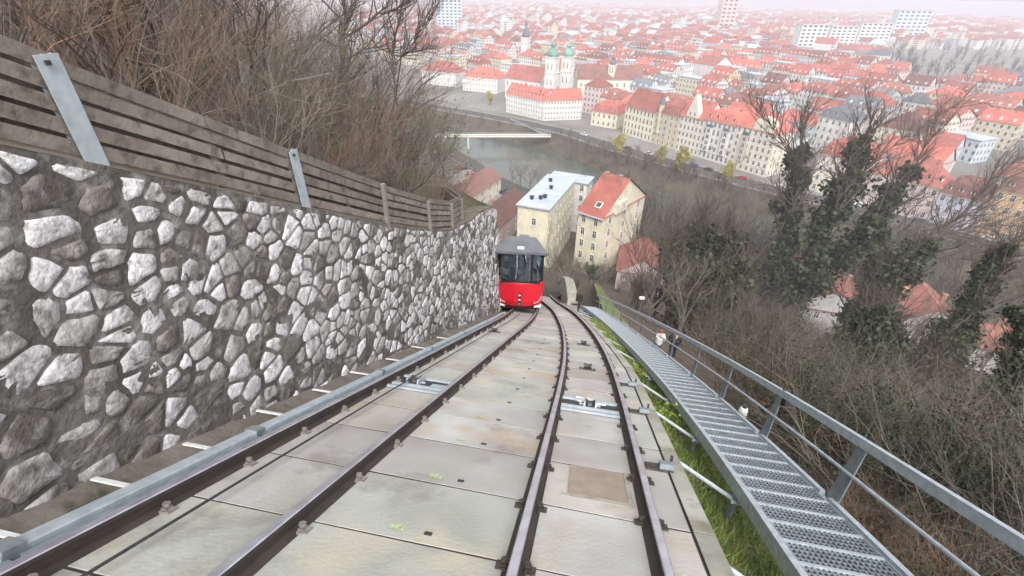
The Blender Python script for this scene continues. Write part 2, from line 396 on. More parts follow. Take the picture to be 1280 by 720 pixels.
# ledge of earth and rubble at the foot of the wall
led = MB(); L2 = frange(-2, 19, 84); vs = []
for s in L2:
    for k, t in enumerate((-3.62, -3.45, -3.3, -3.12, -2.97)):
        vs.append(pt(s, t, -.17 + (.10 - .03 * k) + .06 * noise.noise(Vector((s * 2.1, t * 5, 0)))))
led.add(vs, [(5 * i + j, 5 * i + j + 1, 5 * i + j + 6, 5 * i + j + 5) for i in range(len(L2) - 1) for j in range(4)])
struct('verge', led, m_earth, True)

# ---------------------------------------------------------------- rails
RAIL = [(-.07, -.155), (.07, -.155), (.07, -.145), (.013, -.12), (.010, -.045), (.034, -.036), (.034, -.006), (.026, 0), (-.026, 0), (-.034, -.006), (-.034, -.036), (-.010, -.045), (-.013, -.12), (-.07, -.145)]
clip_mb = MB().cbox((0, 0, -.128), .075, .085, .022).cbox((.012, 0, -.112), .045, .06, .02).tube([(.02, 0, -.125), (.02, 0, -.075)], .016, 6).tube([(.02, 0, -.092), (.02, 0, -.072)], .026, 6)
clip_dark = clip_mb.mesh('clip', m_clip); clip_light = clip_mb.mesh('clip', m_clip2)
def rail(fn, off, label, s1, cs0, light):
    frs = []
    for s in frange(-2.6, s1, int((s1 + 2.6) / .35)):
        p, side, d = tan_frame(fn, s, off); frs.append((p, side, N))
    root = empty('track_rail', frs[0][0], label, 'rail', 'rails of the funicular track')
    o = part('rail_bar', MB().sweep(frs, RAIL), [m_rail, m_railtop], root)
    k = len(RAIL); idx = [0] * len(o.data.polygons)
    for i in range(len(frs) - 1):
        for j in (6, 7, 8): idx[i * k + j] = 1
    o.data.polygons.foreach_set('material_index', idx)
    s = cs0
    while s < min(s1, 31):
        for sg in (-1, 1):
            p, side, d = tan_frame(fn, s, off + sg * .098)
            put('rail_clip', clip_light if (light and sg > 0) else clip_dark, root, frame_m(p, side * -sg, d * -sg, N))
        s += .84
    return root
rail(tc_l, -.5, 'outer rail of the left track beside the grey metal duct', 44, .42, True)
rail(tc_l, .5, 'inner rail of the left track beside the numbered slabs', 44, .52, True)
rail(tc_r, -.5, 'inner rail of the curving right track beside the numbered slabs', 34, .6, False)
rail(tc_r, .5, 'outer rail of the curving right track beside the concrete kerb', 34, .7, False)

# ---------------------------------------------------------------- haul rope, rollers
rope = MB().tube([pt(s, tc_l(s) - .15 - .05 * sin(s * .2), -.06) for s in frange(-2.6, 19, 50)], .011, 6)
solo('haul_rope', rope, m_cable, 'thin dark haul rope lying between the left track rails', 'cable')
def roller_set(fn, s0, s1, label, roll_t, kind):
    c = pt((s0 + s1) / 2, fn(s0), -.2)
    root = empty('rope_roller', c, label, 'rope roller', 'rope rollers set between the rails')
    Tt = T
    pit = MB().box(pt(s0, fn(s0) - .43, -.30), Tt * .86, D * (s1 - s0), N * .163); part('pit_floor', pit, m_dark, root)
    for k, s in enumerate((s0 + .03, s0 + .22, s1 - .14)):
        part('cross_beam', MB().box(pt(s, fn(s) - .43, -.15), Tt * .86, D * .07, N * .045), m_galv, root)
    m = (s0 + s1) / 2 + .05
    for sg in (-1, 1):
        part('bearing_plate', MB().box(pt(m - .16, fn(m) + roll_t + sg * .085 - .012, -.2), Tt * .024, D * .3, N * .16), m_galv, root)
    rl = MB().tube([pt(m, fn(m) + roll_t + x, -.12) for x in (-.07, -.065, -.03, .03, .065, .07)], [.10, .10, .066, .066, .10, .10], 18)
    part('roller', rl, m_cable, root, False)
    part('axle', MB().tube([pt(m, fn(m) + roll_t - .16, -.12), pt(m, fn(m) + roll_t + .16, -.12)], .018, 8), m_galv, root)
    if kind: part('guide_bar', MB().box(pt(s1 - .3, fn(m) - .2, -.10), Tt * .22 + D * .22, Tt * .05 - D * .04, N * .02).box(pt(s1 - .12, fn(m) - .22, -.10), Tt * .3, D * .045, N * .02).box(pt(s1 - .34, fn(m) - .06, -.10), Tt * .3, D * .045, N * .02), m_white, root)
    else: part('side_block', MB().box(pt(s0 + .35, fn(m) + .12, -.2), Tt * .24, D * .2, N * .07), m_galv, root)
roller_set(tc_l, *PIT_L, 'galvanised rope roller in the pit under the haul rope', -.14, False)
roller_set(tc_r, *PIT_R, 'rope roller with white angled guide bars between the curving rails', .0, True)
for s, fn, t, lb in ((10.15, tc_r, 0, 'small dark rope roller bolted low on the curving track, nearer the square patch'), (13.5, tc_r, .05, 'small dark rope roller bolted low on the curving track, nearer the red car'), (13.6, tc_l, -.17, 'small dark rope roller under the haul rope below the pit')):
    root = empty('rope_roller', pt(s, fn(s) + t, NT), lb, 'rope roller', 'small rope rollers on the slabs')
    part('base_plate', MB().cbox(pt(s, fn(s) + t, NT + .012), .34, .16, .02, T, D, N), m_clip, root)
    part('roller', MB().tube([pt(s, fn(s) + t + x, NT + .07) for x in (-.08, -.06, 0, .06, .08)], [.06, .06, .04, .06, .06], 14), m_cable, root)
    for sg in (-1, 1): part('bracket', MB().cbox(pt(s, fn(s) + t + sg * .10, NT + .05), .015, .09, .1, T, D, N), m_galvd, root)
# square clay-coloured patch and its frame
hp = MB().box(pt(4.36, .04, NT + .002), T * .54, D * .66, N * .006)
hroot = empty('cover_plate', pt(4.7, .3, NT), 'square clay coloured patch let into the slab between the curving rails', 'cover plate')
part('plate', hp, m_rustplate, hroot)
part('frame', MB().box(pt(4.30, -.02, NT), T * .66, D * .055, N * .006).box(pt(4.36, .585, NT), T * .05, D * .68, N * .007), m_edge, hroot)
# grey junction blocks on the right edge of the deck
for s, lb in ((5.35, 'grey cable bracket on the deck edge beside the square patch'), (7.45, 'grey cable bracket on the deck edge beside the guide bars'), (9.2, 'grey cable bracket on the deck edge below the guide bars')):
    root = empty('cable_bracket', pt(s, tc_r(s) + .75, NT), lb, 'bracket', 'brackets on the deck edge')
    t0 = tc_r(s) + .72
    part('base_plate', MB().box(pt(s - .1, t0 - .12, NT), T * .28, D * .18, N * .02), m_clip, root)
    part('block', MB().box(pt(s - .07, t0 + .02, NT + .02), T * .15, D * .11, N * .06), m_galvd, root)
    part('bolt', MB().tube([pt(s + .08, t0 + .16, NT), pt(s + .08, t0 + .16, NT + .13)], .016, 6), m_dark, root)

# ---------------------------------------------------------------- cable duct along the wall
droot = empty('cable_duct', pt(0, -3.04, -.1), 'long pale galvanised cable duct in lengths between wall and outer rail', 'cable duct')
cuts = [-2.4, .4, 2.16, 4.2, 7.05, 9.4, 12.0, 14.8, 18.2]
for a, b in zip(cuts, cuts[1:]):
    fr = [(pt(s, tc_l(s) + 2.35 - 3.04, 0), T, N) for s in frange(a + .03, b - .03, 6)]
    o = part('duct_length', MB().sweep(fr, [(-.055, -.1), (.055, -.1), (.055, -.012), (.048, 0), (-.048, 0), (-.055, -.012)]), m_galv, droot)
    part('duct_joint', MB().box(pt(b - .06, -3.105, -.12), T * .13, D * .12, N * .135), m_galvd, droot)
    part('ledge_strip', MB().sweep([(pt(s, -2.945, -.045), T, N) for s in frange(a + .03, b - .03, 4)], [(-.035, -.1), (.03, -.1), (.03, 0), (-.035, 0)]), m_galvd, droot)
for k, s in enumerate((2.28, 2.98, 3.75, 4.78, 5.8, 6.9, 8.1, 9.5, 11)):
    part('support_arm', MB().box(pt(s, -3.42 - .05 * (k % 2), -.06), T * .36, D * .045, N * .014), m_white, droot)
# ================================================================ RETAINING WALL
def tw(u):                                     # foot of the wall face
    return -3.50
U1 = 16.4
def wface(u, hz, off=0.0):
    """point on the wall face: hz metres above the rail plane's height at u, off metres proud"""
    w = tw(u) - .07 * max(0, hz + .3)
    du = .02; tang = Vector((du, tw(u + du) - tw(u))).normalized()
    return ut(u - off * tang.y * -1 * 0, w + off, hz)
def wt(u): return lerp_tab(WTOP, u)
wall_root = empty('retaining_wall', ut(4, -3.6, -.3), 'long rubble wall of pale stones in dark mortar beside the track', 'retaining wall')
mb = MB(); UU = frange(-3, U1, 110); HH = 26; vs = []
for u in UU:
    for k in range(HH + 1):
        hz = -.45 + (wt(u) + .45) * k / HH
        vs.append(wface(u, hz, .02 * noise.noise(Vector((u * 3, hz * 3, 0)))))
mb.add(vs, [(i * (HH + 1) + j, (i + 1) * (HH + 1) + j, (i + 1) * (HH + 1) + j + 1, i * (HH + 1) + j + 1) for i in range(len(UU) - 1) for j in range(HH)])
mb.f = [q[::-1] for q in mb.f]
part('mortar_face', mb, m_mortar, wall_root, True)
cap = MB(); vs = []
for u in UU:
    w = tw(u) - .07 * (wt(u) + .3)
    vs += [ut(u, w, wt(u)), ut(u, w - .05, wt(u) + .03), ut(u, w - .5, wt(u) + .02), ut(u, w - .5, wt(u) - .6)]
cap.add(vs, [(4 * i + j, 4 * i + 4 + j, 4 * i + 5 + j, 4 * i + 1 + j) for i in range(len(UU) - 1) for j in range(3)])
cap.f = [q[::-1] for q in cap.f]
part('wall_top', cap, m_cap, wall_root)
# far end of the wall
ew = MB(); e0 = U1
ew.add([ut(e0, tw(e0), -.6), ut(e0, tw(e0) - 4, -.6), ut(e0, tw(e0) - 4.3, wt(e0) + 1.2), ut(e0, tw(e0) - .07 * (wt(e0) + .3), wt(e0))], [(0, 1, 2, 3)])
part('end_face', ew, m_mortar, wall_root)
# stones: cells of a jittered course pattern in true (u, z)
seeds = []
AN = 1.28
def zof(u, hz): return -tan(TH) * u + hz
row = 0; zz = zof(U1, -.5)
while zz < zof(-2.5, 3.2):
    x = -2.5 + R.uniform(0, .3); rh = R.uniform(.16, .26)
    while x < U1:
        hz = zz + tan(TH) * x
        if -.5 < hz < wt(x) + .15:
            seeds.append((x / AN + R.uniform(-.06, .06), zz + R.uniform(-.075, .075)))
            if R.random() < .10: seeds.append((x / AN + R.uniform(.08, .16), zz + R.uniform(.08, .14)))
        x += R.choice((.19, .25, .30, .36, .46)) * R.uniform(.85, 1.15)
    zz += rh
bins = {}
for i, (x, y) in enumerate(seeds): bins.setdefault((int(x // .6), int(y // .6)), []).append(i)
def clip_poly(poly, a, b, c):
    """keep a*x + b*y <= c"""
    out = []; n = len(poly)
    for i in range(n):
        p, q = poly[i], poly[(i + 1) % n]; dp = a * p[0] + b * p[1] - c; dq = a * q[0] + b * q[1] - c
        if dp <= 0: out.append(p)
        if dp * dq < 0:
            k = dp / (dp - dq); out.append((p[0] + (q[0] - p[0]) * k, p[1] + (q[1] - p[1]) * k))
    return out
cells = []
for i, (x, y) in enumerate(seeds):
    poly = [(x - .5, y - .5), (x + .5, y - .5), (x + .5, y + .5), (x - .5, y + .5)]
    bx, by = int(x // .6), int(y // .6); nb = []
    for a in (-2, -1, 0, 1, 2):
        for b in (-2, -1, 0, 1, 2): nb += bins.get((bx + a, by + b), [])
    for j in nb:
        if j == i: continue
        X, Y = seeds[j]; dx, dy = X - x, Y - y
        if dx * dx + dy * dy > 1.2: continue
        poly = clip_poly(poly, dx, dy, (X * X + Y * Y - x * x - y * y) / 2)
        if len(poly) < 3: break
    if len(poly) < 3: continue
    poly = [(a * AN, b) for a, b in poly]
    # stay inside the band of the wall
    uc = x * AN; sl = -tan(TH) + (wt(uc + .1) - wt(uc - .1)) / .2
    poly = clip_poly(poly, -sl, 1, zof(uc, wt(uc) - .04) - sl * uc)
    if len(poly) < 3: continue
    poly = clip_poly(poly, tan(TH), -1, -zof(uc, -.33) + tan(TH) * uc)
    if len(poly) < 3: continue
    A = 0; cx = cy = 0
    for k in range(len(poly)):
        p, q = poly[k], poly[(k + 1) % len(poly)]; w = p[0] * q[1] - q[0] * p[1]; A += w; cx += (p[0] + q[0]) * w; cy += (p[1] + q[1]) * w
    if A / 2 < .006: continue
    cells.append((poly, cx / 3 / A, cy / 3 / A, A / 2))
def stone_geo(cell, rs):
    poly, cx, cy, A = cell; r = sqrt(A / pi)
    gap = rs.choice((.007, .012, .018, .027)) + .022 * max(0, noise.noise(Vector((cx * .9, cy * .9, 8)))) + (.006 if cx < 3.4 else 0)
    k = max(.45, 1 - gap / r)
    P = [(cx + (a - cx) * k, cy + (b - cy) * k) for a, b in poly]
    Q = []
    for i in range(len(P)):
        p, q = P[i], P[(i + 1) % len(P)]
        if hypot(p[0] - q[0], p[1] - q[1]) < .03: Q.append(((p[0] + q[0]) / 2, (p[1] + q[1]) / 2)); continue
        for f in (.10, .5, .90): Q.append((p[0] + (q[0] - p[0]) * f + rs.uniform(-.009, .009), p[1] + (q[1] - p[1]) * f + rs.uniform(-.009, .009)))
    n = len(Q); bul = rs.uniform(.003, .018); tx, ty = rs.uniform(-.05, .05), rs.uniform(-.05, .05)
    def w(a, b, o): return wface(a, b + tan(TH) * a, o)
    vs = [w(a, b, -.015) for a, b in Q]
    vs += [w(cx + (a - cx) * .93, cy + (b - cy) * .90, bul * .95 + (a - cx) * tx + (b - cy) * ty + rs.uniform(-.003, .003)) for a, b in Q]
    vs += [w(cx + (a - cx) * .55, cy + (b - cy) * .55, bul + (a - cx) * tx + (b - cy) * ty + rs.uniform(-.005, .005)) for a, b in Q]
    vs.append(w(cx, cy, bul + rs.uniform(-.004, .01)))
    fs = []
    for i in range(n):
        j = (i + 1) % n
        fs += [(i, j, n + j, n + i), (n + i, n + j, 2 * n + j, 2 * n + i), (2 * n + i, 2 * n + j, 3 * n)]
    return vs, [q[::-1] for q in fs]
ranked = []
for c in cells:
    hz = c[2] + tan(TH) * c[1]; p = wface(c[1], hz); q = proj(p)
    if q is None or q[0] < -60 or q[1] > 790 or q[1] < -20: vis = -1
    else: vis = c[3] * F * F / q[2] ** 2 * max(.05, abs((p - CAM).normalized().dot(T)))
    ranked.append((vis, c, hz))
ranked.sort(key=lambda r: -r[0])
rest = [MB(), MB(), MB()]; nst = 0
for vis, c, hz in ranked:
    rs = random.Random(int(c[1] * 9171 + c[2] * 1777))
    low = 1 - min(1, max(0, hz / 1.5)); v = noise.noise(Vector((c[1] * .7, hz * .9, 4)))
    pr = rs.random() + .22 * v + .14 * low
    if pr > 1.06: continue                                             # buried under mortar
    mi = 0 if pr < .50 else (1 if pr < .82 else 2)
    vs, fs = stone_geo(c, rs)
    if vis > 0 and nst < 300:
        part('stone', MB().add(vs, fs), (m_stone_w, m_stone_g, m_stone_b)[mi], wall_root, True); nst += 1
    elif vis >= 0: rest[mi].add(vs, fs)
allr = MB()
for mi in range(3):
    o = len(allr.v); allr.v += rest[mi].v; allr.f += [tuple(i + o for i in q) for q in rest[mi].f]; allr.m += [mi] * len(rest[mi].f)
tag(part('small_stones', allr, [m_stone_w, m_stone_g, m_stone_b], wall_root, True), kind='stuff')

# ================================================================ FENCE ON THE WALL
PO = [(-1.6, -3.78), (.62, -3.78), (2.9, -3.78), (5.27, -3.78), (7.5, -3.78), (9.6, -3.78), (11.35, -3.82), (12.85, -4.0), (14.0, -4.7), (14.9, -5.9)]
fence = empty('board_fence', ut(5, -3.78, 2.6), 'weathered board fence with steel posts on top of the rubble wall', 'fence')
def ftop(u): return lerp_tab(WTOP, u)
for i, (u, t) in enumerate(PO):
    base = ut(u, t, ftop(u) - .12); hgt = .88 if i < 5 else .80
    ax = Vector((0, 0, 1)); ln = U if i < 7 else (U * .6 - T * .8)
    fwd = D if i < 7 else (ln + Z * -.3).normalized(); side = T
    base = base + T * .055
    if i < 4:
        w = .16; mbp = MB()
        up = (Z * .95 + U * -.04).normalized()
        mbp.cbox(base + up * hgt / 2, .012, w, hgt, T, U, up); mbp.cbox(base + up * hgt / 2 - T * .05, .012, w, hgt, T, U, up); mbp.cbox(base + up * hgt / 2 - T * .025, .05, .012, hgt, T, U, up)
        part('steel_post', mbp, m_galv, fence)
        part('bolt', MB().cbox(base + up * (hgt - .05) + T * .014 - U * .02, .02, .03, .03, T, U, up), m_dark, fence)
    else:
        part('wooden_post', MB().cbox(base + Z * hgt / 2, .06, .075, hgt, T, U, Z), m_woodp, fence)
LV = [.05, .20, .35, .50, .64]
for i, ((ua, ta), (ub, tb)) in enumerate(zip(PO, PO[1:])):
    for k, dz in enumerate(LV):
        for back in (0, 1):
            if back and k == 4: continue
            z0 = dz + (.075 if back else 0) + R.uniform(-.008, .008); hb = R.uniform(.108, .122)
            off = -.11 if back else 0.0
            a = ut(ua, ta + off, ftop(ua) + z0); b = ut(ub, tb + off, ftop(ub) + z0 + R.uniform(-.01, .01))
            d = b - a; up = Z; sd = d.normalized().cross(Z)
            mbb = MB()
            if k == 2 and not back and i in (2, 3):                    # a split board
                mbb.box(a, d * .53, sd * .026, up * hb); mbb.box(a + d * .545, d * .455, sd * .026, up * (hb - .012))
            else: mbb.box(a, d, sd * .026, up * hb)
            part('board', mbb, m_wood, fence)
    m = (Vector(ut(ua, ta, ftop(ua))) + Vector(ut(ub, tb, ftop(ub)))) / 2
    part('spacer', MB().cbox(m + Z * .38 - T * .014, .02, .09, .68, T, U, Z), m_wood, fence)
# ================================================================ FUNICULAR CAR
m_red = M('car_red', (.62, .012, .03), (.56, .012, .028), 3, .28, spec=.5)
m_glass = M('car_glass', (.012, .022, .030), (.02, .035, .045), 2, .06, spec=.6)
m_roofg = M('car_roof', (.15, .155, .17), (.12, .125, .14), 2, .5)
m_black = M('black_rubber', (.012, .012, .013), None, 1, .6)
m_lamp = M('lamp_glass', (.80, .80, .78), None, 1, .25)
m_seat = M('car_seat', (.22, .24, .27), None, 1, .6)
SC0 = 20.0
def thin_glass(name, tint, fac):
    m = bpy.data.materials.new(name); m.use_nodes = True; nt = m.node_tree; nt.nodes.clear()
    o = nt.nodes.new('ShaderNodeOutputMaterial'); x = nt.nodes.new('ShaderNodeMixShader'); t = nt.nodes.new('ShaderNodeBsdfTransparent'); g = nt.nodes.new('ShaderNodeBsdfGlossy'); f = nt.nodes.new('ShaderNodeFresnel')
    t.inputs[0].default_value = (*tint, 1); g.inputs['Roughness'].default_value = .03; g.inputs[0].default_value = (.72, .84, .95, 1); f.inputs[0].default_value = 1.6
    a = nt.nodes.new('ShaderNodeMath'); a.operation = 'ADD'; a.inputs[1].default_value = fac; nt.links.new(f.outputs[0], a.inputs[0])
    nt.links.new(a.outputs[0], x.inputs[0]); nt.links.new(t.outputs[0], x.inputs[1]); nt.links.new(g.outputs[0], x.inputs[2]); nt.links.new(x.outputs[0], o.inputs[0]); return m
m_cabglass = thin_glass('cabin_glass', (.45, .56, .64), .20)
cp = pt(SC0, tc_l(SC0) - .22, 0.0)
CA = radians(2.5); cX, cY = Vector((cos(CA), -sin(CA), 0)), Vector((sin(CA), cos(CA), 0))
car = empty('funicular_car', cp, 'red funicular car with dark wraparound windows and grey roof on the left track', 'funicular car', rot=Matrix(((cX.x, cY.x, 0), (cX.y, cY.y, 0), (cX.z, cY.z, 1))))
SL = tan(TH)
def ring(z0, w, bulge, y0, r=.28, n=5):
    """front outline at height z0: half-width w, slightly bowed towards the camera (-y), rounded corners"""
    pts = []
    for i in range(n + 1):
        a = pi / 2 * i / n; pts.append((-w + r - r * sin(pi / 2 - a) * 1.0, y0 + r - r * sin(a), z0))
    for i in range(1, 6):
        q = i / 6; pts.append((-w + r + (2 * w - 2 * r) * q, y0 - bulge * sin(pi * q), z0))
    for i in range(n + 1):
        a = pi / 2 * i / n; pts.append((w - r + r * sin(a), y0 + r - r * cos(a), z0))
    return pts
def body_loft(levels, LEN, name, mats, mi=0):
    """levels of front rings, each carried back LEN metres down the slope"""
    mb = MB(); rows = []
    for (z0, w, bl, y0) in levels:
        f = ring(z0, w, bl, y0)
        rows.append(f + [(w, LEN, z0 - SL * LEN), (-w, LEN, z0 - SL * LEN)])
    k = len(rows[0]); vs = [p for r in rows for p in r]
    fs = [(i * k + j, i * k + (j + 1) % k, (i + 1) * k + (j + 1) % k, (i + 1) * k + j) for i in range(len(rows) - 1) for j in range(k)]
    fs += [tuple(range(k))[::-1], tuple(range((len(rows) - 1) * k, len(rows) * k))]
    mb.add(vs, fs); return lpart(name, mb, mats, car, False)
LN = 8.0
body_loft([(.12, .80, .06, .16), (.20, .90, .09, .06), (.45, .95, .10, .0), (1.32, .97, .10, -.02), (1.36, .96, .10, 0)], LN, 'lower_body', m_red)
body_loft([(1.36, .93, .09, .02), (2.0, .93, .09, .06), (2.74, .91, .08, .12)], LN, 'glazing', m_cabglass)
for k, (x, y) in enumerate(((-.55, 1.2), (.45, 1.2), (-.55, 3.0), (.45, 3.0), (0, 4.6))):
    zf = 1.38 - SL * y
    lpart('seat', MB().box((x - .25, y, zf), (.5, 0, 0), (0, .45, 0), (0, 0, .25 + SL * y * .6)).box((x - .25, y + .42, zf), (.5, 0, 0), (0, .07, 0), (0, 0, .75 + SL * y * .6)), m_seat, car)
for x in (-.3, .35): lpart('grab_pole', MB().tube([(x, .7, 1.0), (x, .75, 2.7)], .02, 6), m_lamp, car)
lpart('control_desk', MB().box((-.35, .25, 1.36), (.5, 0, 0), (0, .3, 0), (0, 0, .28)).box((-.18, .2, 1.64), (.2, 0, 0), (0, .05, 0), (0, 0, .16), 1), [m_roofg, m_lamp], car)
lpart('ceiling_light', MB().box((-.4, .5, 2.69), (.8, 0, 0), (0, 1.2, -1.2 * SL), (0, 0, .04)), m_lamp, car)
# window frame members
for x, w in ((-.90, .06), (.46, .075), (.885, .06)):
    yb = -.055 if abs(x) < .7 else .10
    lpart('window_pillar', MB().box((x - w / 2, yb, 1.36), (w, 0, 0), (0, .08, 0), (0, .09, 1.38)), m_black, car)
lpart('window_rail', MB().box((-.80, -.075, 1.355), (1.6, 0, 0), (0, .06, 0), (0, 0, .05)), m_black, car)
lpart('wiper', MB().tube([(-.25, -.09, 1.40), (.05, -.075, 1.78)], .012, 5), m_black, car)
# hipped roof cap, overhanging
rf = MB()
e = [(-1.05, -.22, 2.74), (1.05, -.22, 2.74), (1.12, LN, 2.74 - SL * LN), (-1.12, LN, 2.74 - SL * LN)]
e2 = [(x, y, z + .09) for x, y, z in e]
rg = [(-.56, .95, 2.95), (.56, .95, 2.95), (.6, LN - .5, 2.95 - SL * (LN - .5)), (-.6, LN - .5, 2.95 - SL * (LN - .5))]
rf.add(e + e2 + rg, [(3, 2, 1, 0)] + [(i, (i + 1) % 4, 4 + (i + 1) % 4, 4 + i) for i in range(4)] + [(4 + i, 4 + (i + 1) % 4, 8 + (i + 1) % 4, 8 + i) for i in range(4)] + [(8, 9, 10, 11)])
roof = lpart('roof', rf, m_roofg, car)
lpart('roof_lamp', MB().cbox((-.02, .02, 2.90), .26, .12, .06), m_lamp, roof)
for sg in (-1, 1):
    lpart('headlight', MB().prism([(sg * .60, -.085, .22), (sg * .90, -.03, .22), (sg * .90, -.03, .40), (sg * .82, -.05, .33), (sg * .62, -.085, .29)], (0, -.03, 0)), m_lamp, car)
    lpart('body_trim', MB().tube([(sg * .60, -.10, .42), (sg * .78, -.085, .50), (sg * .90, -.03, .72)], .012, 5), m_lamp, car)
    for k in range(4):
        lpart('side_window_bar', MB().box((sg * .935 - .02, 1.6 + k * 1.7, 1.36 - SL * (1.6 + k * 1.7)), (.04, 0, 0), (0, .12, -.12 * SL), (0, 0, 1.38)), m_red, car)
sp = lpart('signal_plate', MB().box((-.055, -.125, .30), (.11, 0, 0), (0, .03, 0), (0, .0, .60)), m_black, car)
for z in (.38, .58, .80):
    lpart('signal_lamp', MB().tube([(0, -.14, z), (0, -.12, z)], .042, 10), m_lamp if z > .4 else m_seat, sp)
lpart('bumper', MB().box((-.78, .0, .06), (1.56, 0, 0), (0, .22, 0), (0, 0, .09)), m_black, car)
lpart('undercarriage', MB().box((-.72, .3, -.05), (1.44, 0, 0), (0, 7, -7 * SL), (0, 0, .2)), m_black, car)
for y in (.9, 6.5):
    for sg in (-1, 1): lpart('wheel', MB().tube([(sg * .5 + .2 - .05, y, .27 - SL * y), (sg * .5 + .2 + .05, y, .27 - SL * y)], .25, 16), m_dark, car)

# ================================================================ WALKWAY
WLs = smooth_tab([(-2, 2.20), (4.6, 2.22), (7.3, 2.25), (9.8, 2.21), (12.3, 2.12), (17.5, 1.78), (24.8, 1.12), (31, .38), (38.5, -.75), (46, -2.2)])
WN = -.6; WW = .98
walk = empty('steel_walkway', pt(6, 2.7, -1.4), 'galvanised steel grating walkway with handrail beside the track', 'walkway')
def wp(s, off, n=WN):
    """point across the walkway: off metres right of its left edge"""
    a = WLs(s - .05); b = WLs(s + .05); q = Vector((b - a, .1)).normalized()     # (t, s) direction
    return pt(s - off * q.x, WLs(s) + off * q.y, n)
def wframes(s0, s1, off, n, k):
    out = []
    for s in frange(s0, s1, k):
        p = wp(s, off, n); d = (wp(s + .05, off, n) - wp(s - .05, off, n)).normalized(); sd = d.cross(N).normalized()
        if sd.dot(T) < 0: sd = -sd
        out.append((p, sd, N))
    return out
SE = 36.0
part('stringer', MB().sweep(wframes(-1.2, SE, -.02, WN, 80), [(-.035, -.16), (.035, -.16), (.035, .03), (-.035, .03)]), m_galv, walk)
part('stringer', MB().sweep(wframes(-1.2, SE, WW + .02, WN, 80), [(-.03, -.16), (.03, -.16), (.03, .01), (-.03, .01)]), m_galv, walk)
# one grating panel, shared by all: bearing bars, two cross rods, a pale nosing bar
PL = .40; gp = MB()
for i in range(19):
    x = .04 + (WW - .08) * i / 18; gp.box((x - .0065, .03, -.03), (.013, 0, 0), (0, PL - .035, 0), (0, 0, .03))
for y in (.10, .18, .26, .33): gp.box((.02, y, -.022), (WW - .04, 0, 0), (0, .010, 0), (0, 0, .02))
gp.box((.01, -.016, -.03), (WW - .02, 0, 0), (0, .046, 0), (0, 0, .038), 1)
m_grate = M('grating_zinc', (.27, .31, .34), (.20, .235, .26), 6, .5, metal=.3)
gme = gp.mesh('grating_panel', [m_grate, m_galv])
s = -.8
while s < SE - .5:
    p = wp(s, 0, WN + .01); d = (wp(s + PL, 0, WN + .01) - p).normalized(); sd = d.cross(N).normalized()
    if sd.dot(T) < 0: sd = -sd
    put('grating_panel', gme, walk, frame_m(p, sd, d, N)); s += PL
PS = [-.5, 1.95, 4.25, 6.56, 8.9, 11.35, 13.75, 16.4, 19, 21.6, 24.2, 26.8, 29.4, 32, 34.6]
RH = 1.10
for a, b in zip(PS, PS[1:]):
    part('toe_board', MB().sweep(wframes(a + .10, b - .10, WW + .045, WN, 6), [(-.035, -.02), (.03, -.02), (.03, .055), (-.035, .055)]), m_galv, walk)
for k, s in enumerate(PS):
    p = wp(s, WW + .075, WN - .12); d = (wp(s + .05, WW) - wp(s - .05, WW)).normalized(); dh = Vector((d.x, d.y, 0)).normalized()
    sd = dh.cross(Z)
    part('handrail_post', MB().add([p - dh * .125, p + dh * .125, p + dh * .075 + Z * (RH + .10), p - dh * .075 + Z * (RH + .10),
         p - dh * .125 + sd * .018, p + dh * .125 + sd * .018, p + dh * .075 + Z * (RH + .10) + sd * .018, p - dh * .075 + Z * (RH + .10) + sd * .018],
         [(0, 1, 2, 3), (7, 6, 5, 4), (0, 4, 5, 1), (1, 5, 6, 2), (2, 6, 7, 3), (3, 7, 4, 0)]), m_galvd, walk)
    q = wp(s, -.02, WN - .16); g = Vector((q.x, q.y, hill_z(q.x, q.y) - .3))
    part('support_post', MB().tube([g, q + Z * .02], .045, 8), m_galvd, walk)
    q2 = wp(s, WW, WN - .16); g2 = Vector((q2.x, q2.y, hill_z(q2.x, q2.y) - .3))
    part('support_post', MB().tube([g2, q2], .045, 8), m_galvd, walk)
    part('cross_beam', MB().box(q - D * .04 - N * .1, q2 - q, D * .08, N * .1), m_galvd, walk)
    if s > 0:
        e = pt(s, DECK_R(min(s, 34)) - .05, -.34)
        part('tie_bar', MB().tube([e, q - Z * .12], .028, 8), m_galv, walk)
        part('clamp', MB().cbox(q - Z * .12, .12, .12, .05, T, D, N), m_galv, walk)
        part('brace', MB().tube([q - D * .0 - Z * .05, Vector((g.x, g.y, g.z + .35)) + D * .95 - T * .15], .022, 6), m_galvd, walk)
hr_f = [(p + Z * RH, sd, N) for p, sd, _ in wframes(-1.2, SE, WW + .085, WN, 80)]
part('handrail', MB().sweep(hr_f, [(-.03, -.11), (.03, -.11), (.03, 0), (-.03, 0)]), [m_galv], walk)
mr_f = [(p + Z * .55, sd, N) for p, sd, _ in wframes(-1.2, SE, WW + .055, WN, 80)]
part('mid_rail', MB().sweep(mr_f, [(.022 * cos(a), .022 * sin(a)) for a in [2 * pi * k / 8 for k in range(8)]]), m_galv, walk, True)
# black floodlight under the handrail
fp = wp(8.7, WW + .13, WN) + Z * (RH - .18)
fl = empty('flood_light', fp, 'small black floodlight clamped under the walkway handrail', 'lamp')
fr3 = Matrix((T, D, N)).transposed()
part('housing', MB().prism([fp - T * .05 + D * x - Z * .0 + N * y for x, y in ((-.10, -.07), (.06, -.10), (.10, .0), (.04, .07), (-.08, .07))], T * .15), m_black, fl)
part('clamp', MB().box(fp - T * .06 - D * .02 + N * .06, T * .1, D * .05, N * .12), m_dark, fl)
